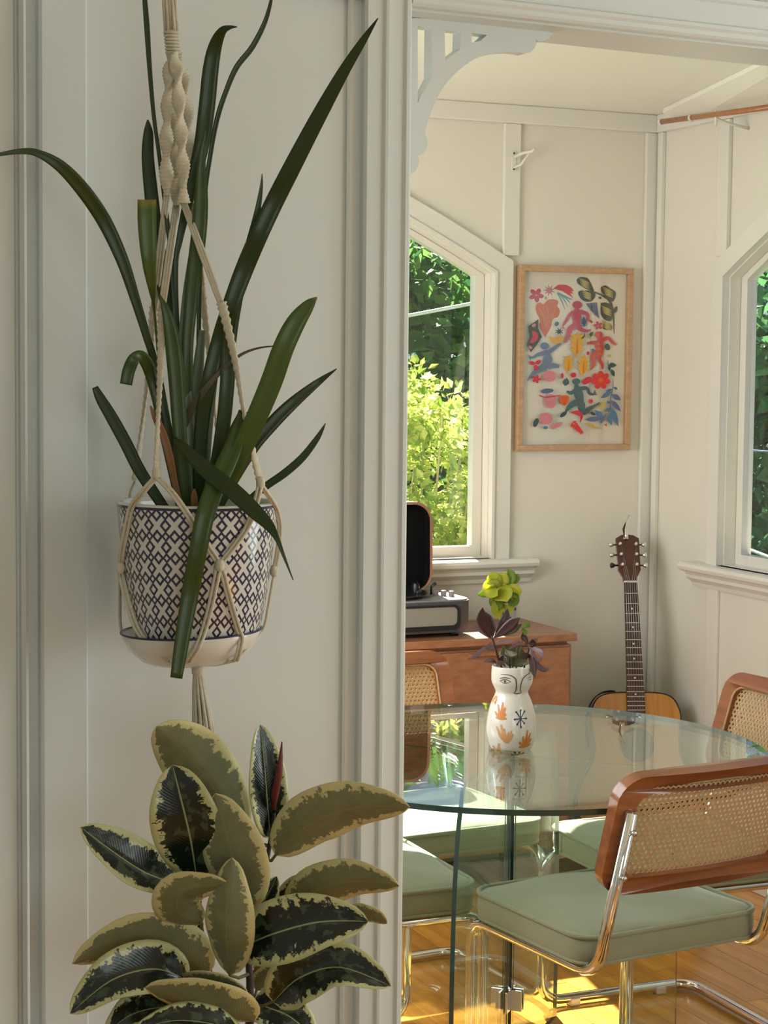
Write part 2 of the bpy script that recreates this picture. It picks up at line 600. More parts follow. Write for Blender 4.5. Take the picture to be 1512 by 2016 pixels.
def window(name, d, fr, label):
    root = struct(empty(name, fr((d['u0'] + d['u1']) / 2, d['z0'], 0)), label)
    g = (d['u0'], d['u1'], d['z0'], d['zs'], d['rise'])
    inner = arch(*g, grow=0.004)
    outer = arch(*g, grow=0.072)
    MB().prism([outer, inner], fr, 0, 0.020).build('architrave', PAINTG, root, bev=0.003)
    mid = arch(*g, grow=0.014)
    MB().prism([mid, inner], fr, 0.0205, 0.027).build('bead', PAINTG, root, bev=0.0015)
    # sash set back in the reveal
    s_in = arch(d['u0'] + 0.034, d['u1'] - 0.034, d['z0'] + 0.036, d['zs'] - 0.006, d['rise'] - 0.016)
    s_out = arch(d['u0'] + 0.002, d['u1'] - 0.002, d['z0'] + 0.002, d['zs'], d['rise'] - 0.003)
    MB().prism([s_out, s_in], fr, -0.075, -0.04).build('sash', PAINTG, root, bev=0.002)
    pane = arch(d['u0'] + 0.03, d['u1'] - 0.03, d['z0'] + 0.03, d['zs'] - 0.004, d['rise'] - 0.012)
    MB().prism([pane], fr, -0.060, -0.057).build('pane', WGLASS, root)
    # moulded window board with an ogee apron
    prof = [(0.985, -0.10), (0.985, 0.062), (0.981, 0.070), (0.972, 0.074), (0.962, 0.070), (0.957, 0.060), (0.953, 0.046),
            (0.944, 0.040), (0.934, 0.040), (0.928, 0.030), (0.918, 0.018), (0.905, 0.014), (0.905, 0.0), (0.955, 0.0), (0.955, -0.10)]
    full, ear = (d['u0'] - 0.005, d['u1'] + 0.005), 0.155
    sec = [(p[1], p[0]) for p in prof]
    # nosing carries past the architrave; the part within the reveal is narrower
    MB().prism([[(0.0, 0.985)] + [(a, z) for a, z in sec if a >= 0 and not (a == 0.0 and z > 0.93)]], lambda x, y, k: fr(k, y, x), d['u0'] - ear, d['u1'] + ear).build('sill', PAINTG, root, auto=25)
    MB().box((full[0] + 0.005, 0.955, -0.13), (full[1] - 0.005, 0.9885, 0.004), fr).build('sill_board', PAINTG, root)
    return root
window('window_1', WB, fr_back, 'arched window in the back wall looking onto a sunlit bush')
window('window_2', WR, fr_right, 'arched window in the wall beside the guitar, dark foliage beyond')

# ---- partition between the rooms
out = [(-2.4, 0), (0.298, 0), (0.298, HEAD), (2.1, HEAD), (2.1, 0), (2.59, 0), (2.59, 2.65), (-2.4, 2.65)]
pw = struct(MB().prism([out], fr_par, -0.12, 0).build('wall_front', PAINTF), 'warm white partition wall behind the hanging plant')
def profile_t(name, sec, z0, z1, m=PAINTF, par=pw):
    return MB().prism([sec], lambda x, y, d: PA(x, y, d), z0, z1).build(name, m, par, auto=25)
post = [(0.2315, 0), (0.2315, 0.016), (0.2345, 0.020), (0.2565, 0.021), (0.2595, 0.025), (0.2635, 0.026), (0.2665, 0.021), (0.2885, 0.021),
        (0.2915, 0.025), (0.2965, 0.025), (0.3005, 0.021), (0.3015, 0.0)]
profile_t('architrave', post, 0, 2.5)
profile_t('batten', [(0.212, 0), (0.212, 0.004), (0.216, 0.006), (0.2315, 0.006), (0.2315, 0)], 0, 2.5)
profile_t('jamb_lining', [(0.297, 0.0), (0.3015, 0.0), (0.3015, -0.125), (0.297, -0.125)], 0, HEAD)
profile_t('batten', [(-0.219, 0), (-0.219, 0.012), (-0.216, 0.016), (-0.160, 0.016), (-0.157, 0.012), (-0.157, 0)], 0, 2.65)
profile_t('bead', [(-0.246, 0), (-0.246, 0.018), (-0.242, 0.024), (-0.237, 0.018), (-0.236, 0)], 0, 2.65)
profile_t('batten', [(-0.34, 0), (-0.34, 0.014), (-0.252, 0.014), (-0.249, 0.010), (-0.246, 0.010), (-0.246, 0)], 0, 2.65)
MB().box((-0.157, 2.088, 0), (0.2315, 2.15, 0.018), fr_par).build('rail', PAINTF, pw, bev=0.003)
hd = [(HEAD, 0), (HEAD, 0.018), (HEAD + 0.004, 0.022), (HEAD + 0.010, 0.022), (HEAD + 0.014, 0.026), (HEAD + 0.019, 0.026), (HEAD + 0.022, 0.021),
      (HEAD + 0.052, 0.021), (HEAD + 0.055, 0.026), (HEAD + 0.061, 0.026), (HEAD + 0.064, 0.018), (HEAD + 0.066, 0)]
MB().prism([hd], lambda x, y, k: PA(k, y, x), 0.3015, 2.17).build('head_architrave', PAINTF, pw, auto=25)
MB().box((0.3015, -0.125, HEAD - 0.003), (2.1, 0.0, HEAD), lambda t, d, z: PA(t, d, z)).build('head_lining', PAINTF, pw)

# ---- walls out of the picture, with the openings the daylight comes through
hole = [(0.5, 0.9), (2.2, 0.9), (2.2, 2.1), (0.5, 2.1)]
struct(MB().prism([[(-0.1, -0.05), (2.985, -0.05), (2.985, CEIL), (-0.1, CEIL)], hole], lambda x, y, d: RM(d, x, y), 2.8, 2.9).build('wall_left', PAINT), 'dining room side wall')
hole = [(0.6, 0.7), (2.1, 0.7), (2.1, 2.2), (0.6, 2.2)]
struct(MB().prism([[(0, 0), (4, 0), (4, 2.65), (0, 2.65)], hole], lambda x, y, d: PA(d, x, y), 2.3, 2.4).build('wall_living_right', PAINTF), 'front room side wall with a window')
hole = [(-1.4, 0.85), (0.2, 0.85), (0.2, 2.15), (-1.4, 2.15)]
struct(MB().prism([[(-2.4, 0), (2.3, 0), (2.3, 2.65), (-2.4, 2.65)], hole], lambda x, y, d: PA(x, d, y), 3.9, 4.0).build('wall_living_rear', PAINTF), 'front room rear wall with a window')
struct(MB().box((-2.5, 0, 0), (-2.4, 4.0, 2.65), lambda t, d, z: PA(t, d, z)).build('wall_living_left', PAINTF), 'front room left wall')

# ================================================================== fretwork bracket in the opening
def pp(l, d=-0.055):
    return [pix_par(x, y, d) for x, y in l]
def arcpts(l, n=5):
    return spline(l, n)
c = [(800, 38), (1082, 46), (1083, 56), (1080, 68), (1073, 78), (1063, 83), (1053, 84), (1047, 80), (1048, 88), (1044, 98), (1036, 105), (1026, 108), (1018, 105)]
c += arcpts([(1018, 105), (985, 104), (952, 110), (924, 120), (894, 142), (869, 169), (850, 201), (837, 234), (829, 264)], 4)
c += [(833, 272), (835, 283), (832, 296), (824, 305), (815, 309), (818, 315), (816, 328), (811, 338), (800, 346)]
holes = [[(815, 54), (843, 57), (842, 154), (815, 204)], [(868, 60), (899, 64), (898, 99), (869, 121)], [(921, 67), (951, 71), (938, 83), (921, 86)]]
fb = MB().prism([pp(c)] + [pp(h) for h in holes], fr_par, -0.066, -0.044).build('fretwork_bracket', PAINTF, None, bev=0.002)
tag(fb, 'white painted timber fretwork bracket with scrolled edge in the opening corner', 'bracket')
# ================================================================== dining chairs
def dense(loop, m=0.02):
    out = []
    for i, p in enumerate(loop):
        q = loop[(i + 1) % len(loop)]
        n = max(1, int(math.hypot(q[0] - p[0], q[1] - p[1]) / m))
        out += [(p[0] + (q[0] - p[0]) * k / n, p[1] + (q[1] - p[1]) * k / n) for k in range(n)]
    return out
ident = lambda x, y, z: V((x, y, z))
def back_pt(x, h, d):                       # backrest surface: h up it, d forward
    z0, lean = 0.566, 0.30
    nrm = V((0, 1, lean)).normalized()
    y = -0.228 - (z0 - 0.40) * lean - h * lean / math.hypot(1, lean)
    z = z0 + h / math.hypot(1, lean)
    curve = 0.030 * (x / 0.24) ** 2 - 0.012
    return V((x, y + curve, z)) + nrm * d
def make_chair():
    root = empty('cane_back_chair', (0, 0, 0))
    # seat cushion
    loop0 = dense(rrect(-0.235, 0.235, -0.215, 0.215, 0.055, 6), 0.03)
    n = len(loop0)
    rings = []
    def ring(sc_x, z, inset=0.0):
        r = []
        for x, y in loop0:
            L = math.hypot(x, y)
            r.append((x * sc_x * (1 - inset / L), y * sc_x * (1 - inset / L), z))
        return r
    spec = [(0.90, 0.405), (0.972, 0.406), (0.992, 0.415), (1.0, 0.43), (0.998, 0.448), (0.985, 0.461), (0.95, 0.467), (0.85, 0.473), (0.6, 0.479), (0.3, 0.481)]
    verts, faces = [], []
    for sc, z in spec:
        rr = ring(sc, z)
        verts += [(x, y, zz + (0.0035 * math.sin(x * 23 + y * 11) if z > 0.46 else 0.0)) for x, y, zz in rr]
    for i in range(len(spec) - 1):
        for k in range(n):
            l = (k + 1) % n
            faces.append([i * n + k, i * n + l, (i + 1) * n + l, (i + 1) * n + k])
    verts += [(0, 0, 0.405), (0, 0, 0.482)]
    faces += [[len(verts) - 2, (k + 1) % n, k] for k in range(n)]
    b = (len(spec) - 1) * n
    faces += [[len(verts) - 1, b + k, b + (k + 1) % n] for k in range(n)]
    seat = mesh_obj('seat', verts, faces, GREENV, root, True, local=True)
    MB().tube([(x * 0.992, y * 0.992, 0.463) for x, y in loop0], 0.0052, 8, True).build('piping', GREENV, seat, True, True)
    MB().tube([(x * 0.985, y * 0.985, 0.409) for x, y in loop0], 0.004, 8, True).build('piping', GREENV, seat, True, True)
    # one bent chrome tube
    hx, R = 0.212, 0.0125
    half = [(-hx, -0.228 - 0.345 * 0.30, 0.745), (-hx, -0.228, 0.392), (-hx, 0.232, 0.392), (-hx, 0.232, R + 0.006), (-hx, -0.20, R + 0.006)]
    path = half + [(-x, y, z) for x, y, z in reversed(half)]
    pts = fillet(path, 0.062, 8)
    MB().tube(pts, R, 14).build('tube_frame', CHROME, root, True, True)
    MB().tube([(-hx, 0.06, 0.398), (hx, 0.06, 0.398)], 0.009, 10).build('cross_bar', CHROME, root, True, True)
    MB().tube([(-hx, -0.14, 0.398), (hx, -0.14, 0.398)], 0.009, 10).build('cross_bar', CHROME, root, True, True)
    for x in (-hx, hx):
        for y in (0.14, -0.11):
            MB().box((x - 0.016, y - 0.014, 0.0), (x + 0.016, y + 0.014, 0.020)).build('glide', WHITEP, root, local=True, bev=0.004)
    # wooden back frame with cane
    outer = dense(rrect(-0.24, 0.24, 0.0, 0.262, 0.055, 7), 0.025)
    inner = dense(rrect(-0.198, 0.198, 0.038, 0.222, 0.030, 7), 0.025)
    bf = MB().prism([outer, inner], back_pt, -0.004, 0.022).build('back_frame', CHAIRW, root, local=True, fix=True)
    bevel(bf, 0.0045, 2, 50)
    shade_auto(bf, 50)
    a, bb, hr = 0.0118, 0.0107, 0.0036
    cv, cf = [], []
    rows = int(0.196 / bb)
    for r in range(rows):
        for k in range(int(0.41 / a) + 1):
            cx_ = -0.205 + a * k + (a / 2 if r % 2 else 0)
            cy_ = 0.036 + bb * r + bb / 2
            if abs(cx_) > 0.2035:
                continue
            if abs(cx_) > 0.188 and (cy_ < 0.050 or cy_ > 0.212):
                continue
            h1, h2 = bb / 2 + a * a / (8 * bb), bb / 2 - a * a / (8 * bb)
            hexo = [(0, h1), (a / 2, h2), (a / 2, -h2), (0, -h1), (-a / 2, -h2), (-a / 2, h2)]
            hexi = [(hr * math.sin(math.radians(60 * i)), hr * math.cos(math.radians(60 * i))) for i in range(6)]
            base = len(cv)
            for dd in (0.0118, 0.0106):
                cv += [back_pt(cx_ + x, cy_ + y, dd) for x, y in hexo]
                cv += [back_pt(cx_ + x, cy_ + y, dd + (0.0004 if dd > 0.011 else -0.0004)) for x, y in hexi]
            for i in range(6):
                j = (i + 1) % 6
                cf.append([base + i, base + j, base + 6 + j, base + 6 + i])
                cf.append([base + 12 + j, base + 12 + i, base + 18 + i, base + 18 + j])
                cf.append([base + 6 + i, base + 6 + j, base + 18 + j, base + 18 + i])
    mesh_obj('cane_panel', cv, cf, CANE, bf, False, local=True)
    spl = dense(rrect(-0.200, 0.200, 0.036, 0.224, 0.031, 6), 0.03)
    MB().tube([back_pt(x, y, 0.0225) for x, y in spl], 0.003, 6, True).build('spline', CANE, bf, True, True)
    for x in (-hx, hx):
        for h in (0.055, 0.155):
            p = back_pt(x, h, -0.028)
            q2 = back_pt(x, h, -0.036)
            MB().tube([p, p * 0.4 + q2 * 0.6, q2], [0.0065, 0.0065, 0.004], 10).build('screw', STEEL, bf, True, True)
    return root
chair = make_chair()
def set_chair(o, x, y, fx, fy, label):
    o.matrix_basis = Matrix.Translation((x, y, 0)) @ Matrix.Rotation(math.atan2(-fx, fy), 4, 'Z')
    tag(o, label, 'chair', 'cane chairs around the glass table')
    return o
ch2, ch3, ch4 = copy_tree(chair), copy_tree(chair), copy_tree(chair)
set_chair(chair, 0.502, 4.015, -0.50, 0.866, 'nearest cane-back chair with green velvet seat, its back turned to the viewer')
set_chair(ch2, -0.066, 4.245, 0.92, 0.39, 'green seated chair half hidden by the white post, left of the curved glass table leg')
set_chair(ch3, 0.113, 4.80, 0.465, -0.885, 'cane chair on the far side of the table, in front of the sideboard')
set_chair(ch4, 0.700, 4.55, -0.92, -0.39, 'cane chair at the right edge of the photo, beyond the nearest chair')

# ================================================================== glass table
TX, TY, TZ = 0.293, 4.245, 0.74
tb = empty('glass_dining_table', (TX, TY, 0), 0, 'round clear glass dining table on crossed curved glass legs', 'table')
circ = [(TX + 0.578 * math.cos(2 * math.pi * k / 96), TY + 0.59 * math.sin(2 * math.pi * k / 96)) for k in range(96)]
top = MB().prism([circ], ident, TZ - 0.012, TZ, 0, 1).build('glass_top', [TGLASS, TEDGE], tb)
d45 = math.radians(23.5 + 45)
for k in range(4):
    an = d45 + k * math.pi / 2
    dx, dy = math.cos(an), math.sin(an)
    prof = spline([(0.325, TZ - 0.0125), (0.338, 0.70), (0.362, 0.62), (0.378, 0.50), (0.386, 0.34), (0.388, 0.16), (0.388, 0.0)], 5)
    loop = [(0.012, 0.0), (0.012, TZ - 0.0125)] + [(p[0], p[1]) for p in prof]
    fr = lambda x, y, d, dx=dx, dy=dy: V((TX + dx * x - dy * d, TY + dy * x + dx * d, y))
    MB().prism([loop], fr, -0.005, 0.005, 0, 1).build('glass_leg', [TGLASS, TEDGE], tb)
for zc in (0.655, 0.165):
    cn = MB()
    cn.lathe([(0.012, zc - 0.022), (0.012, zc + 0.026)], lambda x, y, z: V((TX + x, TY + y, z)), 12, 0, True, True)
    for k in range(4):
        an = d45 + k * math.pi / 2
        dx, dy = math.cos(an), math.sin(an)
        for sd in (0.0055, -0.0105):
            fr = lambda x, y, z, dx=dx, dy=dy: V((TX + dx * x - dy * y, TY + dy * x + dx * y, z))
            cn.box((0.010, sd, zc - 0.024), (0.036, sd + 0.005, zc + 0.024), fr)
    cn.build('corner_clamp', STEEL, tb, bev=0.001)

# ================================================================== sideboard
SB_u0, SB_u1, SB_d, SB_z = 0.492, 1.66, 0.392, 0.787
sb = empty('teak_sideboard', RM((SB_u0 + SB_u1) / 2, 0.2, 0), 0, 'low teak sideboard under the back window carrying the record player', 'sideboard')
rmf = lambda x, y, z: RM(x, y, z)
MB().box((SB_u0 + 0.012, 0.022, 0.12), (SB_u1 - 0.012, SB_d - 0.016, SB_z - 0.036), rmf).build('body', TEAK, sb, bev=0.002)
MB().box((SB_u0, 0.02, SB_z - 0.024), (SB_u1, SB_d, SB_z), rmf).build('top', TEAK, sb, bev=0.003)
MB().box((SB_u0 + 0.02, 0.03, SB_z - 0.036), (SB_u1 - 0.02, SB_d - 0.03, SB_z - 0.024), rmf).build('shadow_gap_rail', TEAK, sb)
uw = (SB_u1 - SB_u0 - 0.04) / 2
for k in range(2):
    a0 = SB_u0 + 0.02 + k * uw
    zt = SB_z - 0.042
    for j in range(3):
        dh = 0.19
        z1 = zt - j * (dh + 0.012)
        dr = MB().box((a0 + 0.004, SB_d - 0.016, z1 - dh), (a0 + uw - 0.004, SB_d - 0.001, z1), rmf).build('drawer', TEAK, sb, bev=0.002)
        MB().box((a0 + uw / 2 - 0.07, SB_d - 0.001, z1 - 0.012), (a0 + uw / 2 + 0.07, SB_d + 0.010, z1 - 0.003), rmf).build('lip_handle', TEAK, dr, bev=0.002)
for u in (SB_u0 + 0.08, SB_u1 - 0.08):
    for v in (0.07, SB_d - 0.07):
        MB().tube([RM(u, v, 0.0), RM(u, v, 0.13)], [0.011, 0.019], 12).build('leg', TEAK, sb, True)

# ================================================================== record player
RP0, RP1, RV0, RV1 = 0.820, 1.20, 0.078, 0.338
zb = SB_z
rp = empty('record_player', RM((RP0 + RP1) / 2, 0.19, zb), 0, 'black and grey suitcase record player with open lid on the sideboard', 'record player')
GREYV = MAT('charcoal_leatherette', (0.075, 0.075, 0.085, 1), 0.45, var=0.1, bmp=0.2, bscale=300)
GREYT = MAT('silver_grey_deck', (0.30, 0.29, 0.29, 1), 0.3, var=0.05)
TAN = MAT('tan_trim', (0.36, 0.17, 0.10, 1), 0.45)
MB().prism([rrect(RP0, RP1, RV0, RV1, 0.05, 8)], rmf, zb + 0.014, zb + 0.108).build('body', GREYV, rp, auto=40)
MB().prism([rrect(RP0 + 0.004, RP1 - 0.004, RV0 + 0.004, RV1 - 0.004, 0.047, 8)], rmf, zb + 0.108, zb + 0.1125).build('deck', GREYT, rp, auto=40)
# bezel lies in the front face: built in (u, z)
f_rp = lambda x, y, d: RM(x, RV1 + d, y)
MB().prism([rrect(RP0 + 0.048, RP1 - 0.048, zb + 0.022, zb + 0.098, 0.022, 6), rrect(RP0 + 0.058, RP1 - 0.058, zb + 0.036, zb + 0.092, 0.015, 6)], f_rp, -0.002, 0.006).build('bezel', BLACK, rp, auto=40)
GRL = MAT('silver_speaker_mesh', (0.36, 0.36, 0.34, 1), 0.35, 0.5, var=0.25, vscale=500, bmp=0.6, bscale=900)
MB().prism([rrect(RP0 + 0.057, RP1 - 0.057, zb + 0.035, zb + 0.093, 0.014, 6)], f_rp, -0.001, 0.0035).build('speaker_grille', GRL, rp)
for u in (RP0 + 0.05, RP1 - 0.05):
    for v in (RV0 + 0.045, RV1 - 0.035):
        MB().tube([RM(u, v, zb), RM(u, v, zb + 0.015)], 0.014, 12).build('foot', BLACK, rp, True)
pc = RM(1.05, 0.185, 0)
pf = lambda x, y, z: pc + V((x, y, z))
MB().lathe([(0.0, zb + 0.116), (0.118, zb + 0.116), (0.120, zb + 0.119), (0.118, zb + 0.122), (0.0, zb + 0.122)], pf, 40).build('platter', STEEL, rp, auto=40)
rec = MB().lathe([(0.0, zb + 0.1225), (0.138, zb + 0.1225), (0.139, zb + 0.1235), (0.138, zb + 0.1245), (0.0, zb + 0.1245)], pf, 48).build('record', MAT('black_vinyl', (0.02, 0.022, 0.028, 1), 0.2, coat=0.5), rp, auto=40)
MB().lathe([(0.0, zb + 0.1246), (0.048, zb + 0.1246), (0.048, zb + 0.1252), (0.0, zb + 0.1252)], pf, 32).build('paper_label', MAT('record_label_paper', (0.35, 0.4, 0.5, 1), 0.6), rec)
piv = RM(0.905, 0.10, zb + 0.113)
MB().tube([piv, piv + V((0, 0, 0.024)), piv + V((0, 0, 0.028))], [0.017, 0.015, 0.010], 16).build('tonearm_base', BLACK, rp, auto=40)
hd_ = RM(0.955, 0.235, zb + 0.132)
arm = MB().tube([piv + V((0, 0, 0.032)) + RB * 0.02, piv + V((0, 0, 0.032)), (piv + hd_) / 2 + V((0, 0, 0.016)), hd_], [0.006, 0.004, 0.003, 0.003], 10).build('tonearm', STEEL, rp, True)
MB().tube([hd_, hd_ + V((-0.008, -0.022, -0.006))], [0.008, 0.007], 8).build('headshell', BLACK, arm, True)
MB().tube([RM(0.895, 0.19, zb + 0.112), RM(0.895, 0.19, zb + 0.135), RM(0.885, 0.20, zb + 0.148)], [0.004, 0.004, 0.006], 8).build('arm_rest', BLACK, rp, True)
for k in range(3):
    p = RM(0.885 - 0.016 * k + 0.006, 0.215 + 0.022 * k, zb + 0.112)
    MB().tube([p, p + V((0, 0, 0.016)), p + V((0, 0, 0.018))], [0.0085, 0.0085, 0.006], 14).build('knob', MAT('mauve_grey_knob', (0.22, 0.18, 0.19, 1), 0.3), rp, auto=40)
# open lid, standing up at the back
LT = pix_back(815, 988, 0.11)[1]
LU = pix_back(849, 1080, 0.11)[0]
lo = rrect(LU, RP1 + 0.05, zb + 0.115, LT, 0.06, 8)
li = rrect(LU + 0.008, RP1 + 0.042, zb + 0.118, LT - 0.008, 0.053, 8)
tilt = lambda x, y, d: RM(x, 0.084 + d - (y - zb - 0.115) * 0.03, y)
lid = MB().prism([lo, li], tilt, -0.004, 0.040).build('lid', TAN, rp, auto=40)
LINING = MAT('black_felt', (0.006, 0.006, 0.006, 1), 0.95, spec=0.1)
MB().prism([li], tilt, -0.002, 0.004).build('lid_lining', LINING, lid)
MB().prism([li, rrect(LU + 0.0105, RP1 + 0.0395, zb + 0.1205, LT - 0.0105, 0.051, 8)], tilt, 0.0042, 0.0375).build('lid_lining', LINING, lid)
p = tilt(LU + 0.003, zb + 0.275, 0.02)
MB().tube(fillet([p, p + RA * 0.017, p + RA * 0.017 + V((0, 0, 0.024)), p + V((0, 0, 0.024))], 0.003, 3), 0.0016, 6).build('latch', BRONZE, lid, True)

# ================================================================== framed print
PV = 0.030
u_l = pix_back(1022, 700, PV)[0]
zt_, zb_ = pix_back(1022, 521, PV)[1], pix_back(1022, 888, PV)[1]
u_r = pix_back(1245, 700, PV)[0]
pic = empty('framed_print', RM((u_l + u_r) / 2, 0.02, zb_), 0, 'colourful cut-out style print of dancing figures and leaves in a pale oak frame', 'picture')
fw = 0.019
fp = lambda x, y, d: RM(x, d, y)
for nm, a, b in (('frame_rail', (u_r, zt_ - fw), (u_l, zt_)), ('frame_rail', (u_r, zb_), (u_l, zb_ + fw)),
                 ('frame_stile', (u_r, zb_ + fw), (u_r + fw, zt_ - fw)), ('frame_stile', (u_l - fw, zb_ + fw), (u_l, zt_ - fw))):
    MB().box((a[0], a[1], 0.002), (b[0], b[1], 0.030), fp).build(nm, OAK, pic, bev=0.0015)
pu0, pu1, pz0, pz1 = u_r + fw, u_l - fw, zb_ + fw, zt_ - fw
pr = MB().box((pu0, pz0, 0.004), (pu1, pz1, 0.012), fp).build('paper', MAT('cream_paper', (0.86, 0.76, 0.62, 1), 0.75, var=0.02), pic)
MB().box((pu0, pz0, 0.020), (pu1, pz1, 0.022), fp).build('picture_glass', PGLASS, pic)
ART = [S(200, 55, 75), S(214, 60, 50), S(215, 105, 45), S(222, 165, 60), S(60, 85, 85), S(95, 105, 140), S(85, 120, 150), S(70, 70, 50), S(205, 130, 140), S(190, 170, 90), S(110, 150, 155), S(55, 60, 90)]
ARTM = [MAT('print_ink_%s' % n, c_, 0.7, var=0.10, vscale=60) for n, c_ in zip(
    ('crimson', 'red', 'orange', 'yellow', 'dark_teal', 'slate', 'blue', 'olive_black', 'pink', 'ochre', 'aqua', 'navy'), ART)]
CRI, RED, ORA, YEL, TEA, SLA, BLU, OLI, PNK, OCH, AQU, NVY = range(12)
art = MB()
layer = [0]
def AXY(x, y):
    return (pu1 - (x - 190) / 970.0 * (pu1 - pu0), pz1 - (y - 165) / 1695.0 * (pz1 - pz0))
def poly(pts, ci):
    layer[0] += 1
    d = 0.0122 + layer[0] * 0.000012
    p2 = [AXY(*p) for p in pts]
    tr = tessellate_polygon([[V((a, b, 0)) for a, b in p2]])
    art.add([RM(a, d, b) for a, b in p2], [list(t_) for t_ in tr], ci)
def ell(cx_, cy_, rx, ry, ci, an=0, n=14):
    ca, sa = math.cos(math.radians(an)), math.sin(math.radians(an))
    poly([(cx_ + rx * math.cos(t_) * ca - ry * math.sin(t_) * sa, cy_ + rx * math.cos(t_) * sa + ry * math.sin(t_) * ca) for t_ in [2 * math.pi * k / n for k in range(n)]], ci)
def strk(pts, w_, ci, sm=4):
    ws = w_ if isinstance(w_, (list, tuple)) else [w_] * len(pts)
    sp = spline([(p[0], p[1], ww) for p, ww in zip(pts, ws)], sm)
    L, Rr = [], []
    for i, (x, y, ww) in enumerate(sp):
        a, b = sp[max(i - 1, 0)], sp[min(i + 1, len(sp) - 1)]
        dx, dy = b[0] - a[0], b[1] - a[1]
        l = math.hypot(dx, dy) or 1
        L.append((x - dy / l * ww / 2, y + dx / l * ww / 2))
        Rr.append((x + dy / l * ww / 2, y - dx / l * ww / 2))
    for i in range(len(L) - 1):
        poly([L[i], L[i + 1], Rr[i + 1], Rr[i]], ci)
def lf(x0, y0, x1, y1, w_, ci):
    strk([(x0, y0), ((x0 * 2 + x1) / 3, (y0 * 2 + y1) / 3), ((x0 + 2 * x1) / 3, (y0 + 2 * y1) / 3), (x1, y1)], [2, w_, w_ * 0.85, 1], ci)
def flower(cx_, cy_, r, n, ci, a0=0):
    for k in range(n):
        a = math.radians(a0 + 360 * k / n)
        ell(cx_ + 0.55 * r * math.cos(a), cy_ + 0.55 * r * math.sin(a), r * 0.48, r * 0.32, ci, math.degrees(a), 10)
def star(cx_, cy_, r, n, ci):
    poly([(cx_ + (r if k % 2 else r * 0.4) * math.cos(math.pi * k / n), cy_ + (r if k % 2 else r * 0.4) * math.sin(math.pi * k / n)) for k in range(2 * n)], ci)
def scallop(pts, ci):
    poly([(p[0], p[1]) for p in spline(pts + [pts[0]], 4)[:-1]], ci)
# flowers, tails and shells
flower(315, 395, 70, 5, CRI, 10)
star(435, 345, 62, 9, PNK)
ell(405, 420, 14, 16, OCH)
poly([(470, 325), (520, 285), (590, 285), (640, 310), (668, 345), (640, 345), (664, 375), (628, 365), (662, 412), (600, 375), (560, 350)], RED)
for k in range(4):
    strk([(505 + 6 * k, 365), (545 + 25 * k, 430 - 4 * k), (585 + 22 * k, 530 - 34 * k)], [8, 12, 4], AQU)
scallop([(405, 805), (345, 700), (355, 640), (320, 570), (310, 500), (345, 465), (385, 480), (420, 440), (470, 430), (520, 450), (510, 495), (535, 540), (520, 600), (470, 625), (455, 700)], ORA)
for k in range(5):
    strk([(405, 700), (385 + 20 * k, 600), (345 + 36 * k, 510 + abs(k - 2) * 8)], [2, 6, 5], PNK if k % 2 else YEL)
# banded leaves, top right
for l_ in ([(685, 235), (720, 205), (790, 215), (825, 270), (855, 345), (800, 330), (740, 300), (700, 270)],
           [(855, 345), (870, 385), (830, 440), (760, 440), (715, 395), (710, 345), (790, 335)],
           [(915, 300), (960, 280), (1010, 310), (1060, 345), (1055, 400), (1030, 440), (980, 400), (925, 350)],
           [(920, 455), (970, 450), (1030, 480), (1035, 560), (1020, 630), (960, 620), (920, 560)],
           [(945, 665), (985, 648), (1025, 670), (1025, 715), (950, 715)]):
    scallop(l_, OLI)
    cx_, cy_ = sum(p[0] for p in l_) / len(l_), sum(p[1] for p in l_) / len(l_)
    for j in (-1.2, -0.4, 0.4, 1.2):
        strk([(cx_ - 46 + 8 * j, cy_ - 22 + 26 * j), (cx_, cy_ + 22 * j), (cx_ + 42, cy_ + 18 + 22 * j)], [4, 17, 5], OCH)
strk([(855, 350), (930, 380), (1000, 430), (1030, 520), (1045, 640), (1050, 760)], [16, 18, 24, 24, 14, 6], OLI)
ell(908, 405, 16, 12, OLI, 30)
lf(1040, 560, 1075, 480, 34, OLI)
# blue fans
poly([(775, 465), (880, 450), (890, 510), (905, 610), (860, 575), (815, 520)], SLA)
for k in range(3):
    strk([(800 + 24 * k, 480), (850 + 14 * k, 530), (885, 580)], 6, NVY)
# dancers
def figure(ci, head, body, limbs, hr=38):
    ell(head[0], head[1], hr, hr * 0.85, ci)
    strk(body, [34, 60, 88, 70, 84], ci)
    for l_, w_ in limbs:
        strk(l_, w_, ci)
figure(CRI, (695, 480), [(690, 510), (690, 545), (690, 590), (690, 650), (690, 700)],
       [([(660, 555), (620, 590), (590, 640), (560, 690)], [50, 34, 26, 14]), ([(720, 545), (790, 570), (800, 620), (840, 650)], [46, 36, 28, 18]),
        ([(670, 690), (630, 720), (610, 790), (580, 855)], [64, 54, 40, 20]), ([(700, 690), (740, 725), (790, 735), (820, 720)], [64, 40, 26, 14])], 46)
for k in range(4):
    lf(560, 690, 545 + 12 * k, 720 + 4 * k, 8, PNK)
lf(760, 690, 755, 590, 34, NVY)
for k in range(4):
    strk([(730, 615 + 20 * k), (758, 630 + 20 * k), (788, 612 + 20 * k)], 7, NVY)
figure(RED, (900, 770), [(905, 790), (915, 825), (905, 870), (915, 920), (900, 950)],
       [([(880, 850), (830, 850), (790, 860)], [40, 32, 24]), ([(930, 825), (990, 800), (1030, 840), (1070, 870)], [40, 34, 28, 18]),
        ([(890, 945), (850, 990), (860, 1060), (830, 1115)], [70, 46, 34, 14]), ([(915, 950), (905, 1010), (935, 1060), (940, 1110)], [70, 40, 32, 16])], 40)
for k in range(3):
    ell(905 + 12 * k - 12, 880 + 50 * k - 20, 22, 14, ORA, 30)
ell(985, 890, 24, 36, NVY, -20)
flower(890, 680, 44, 5, CRI, 40)
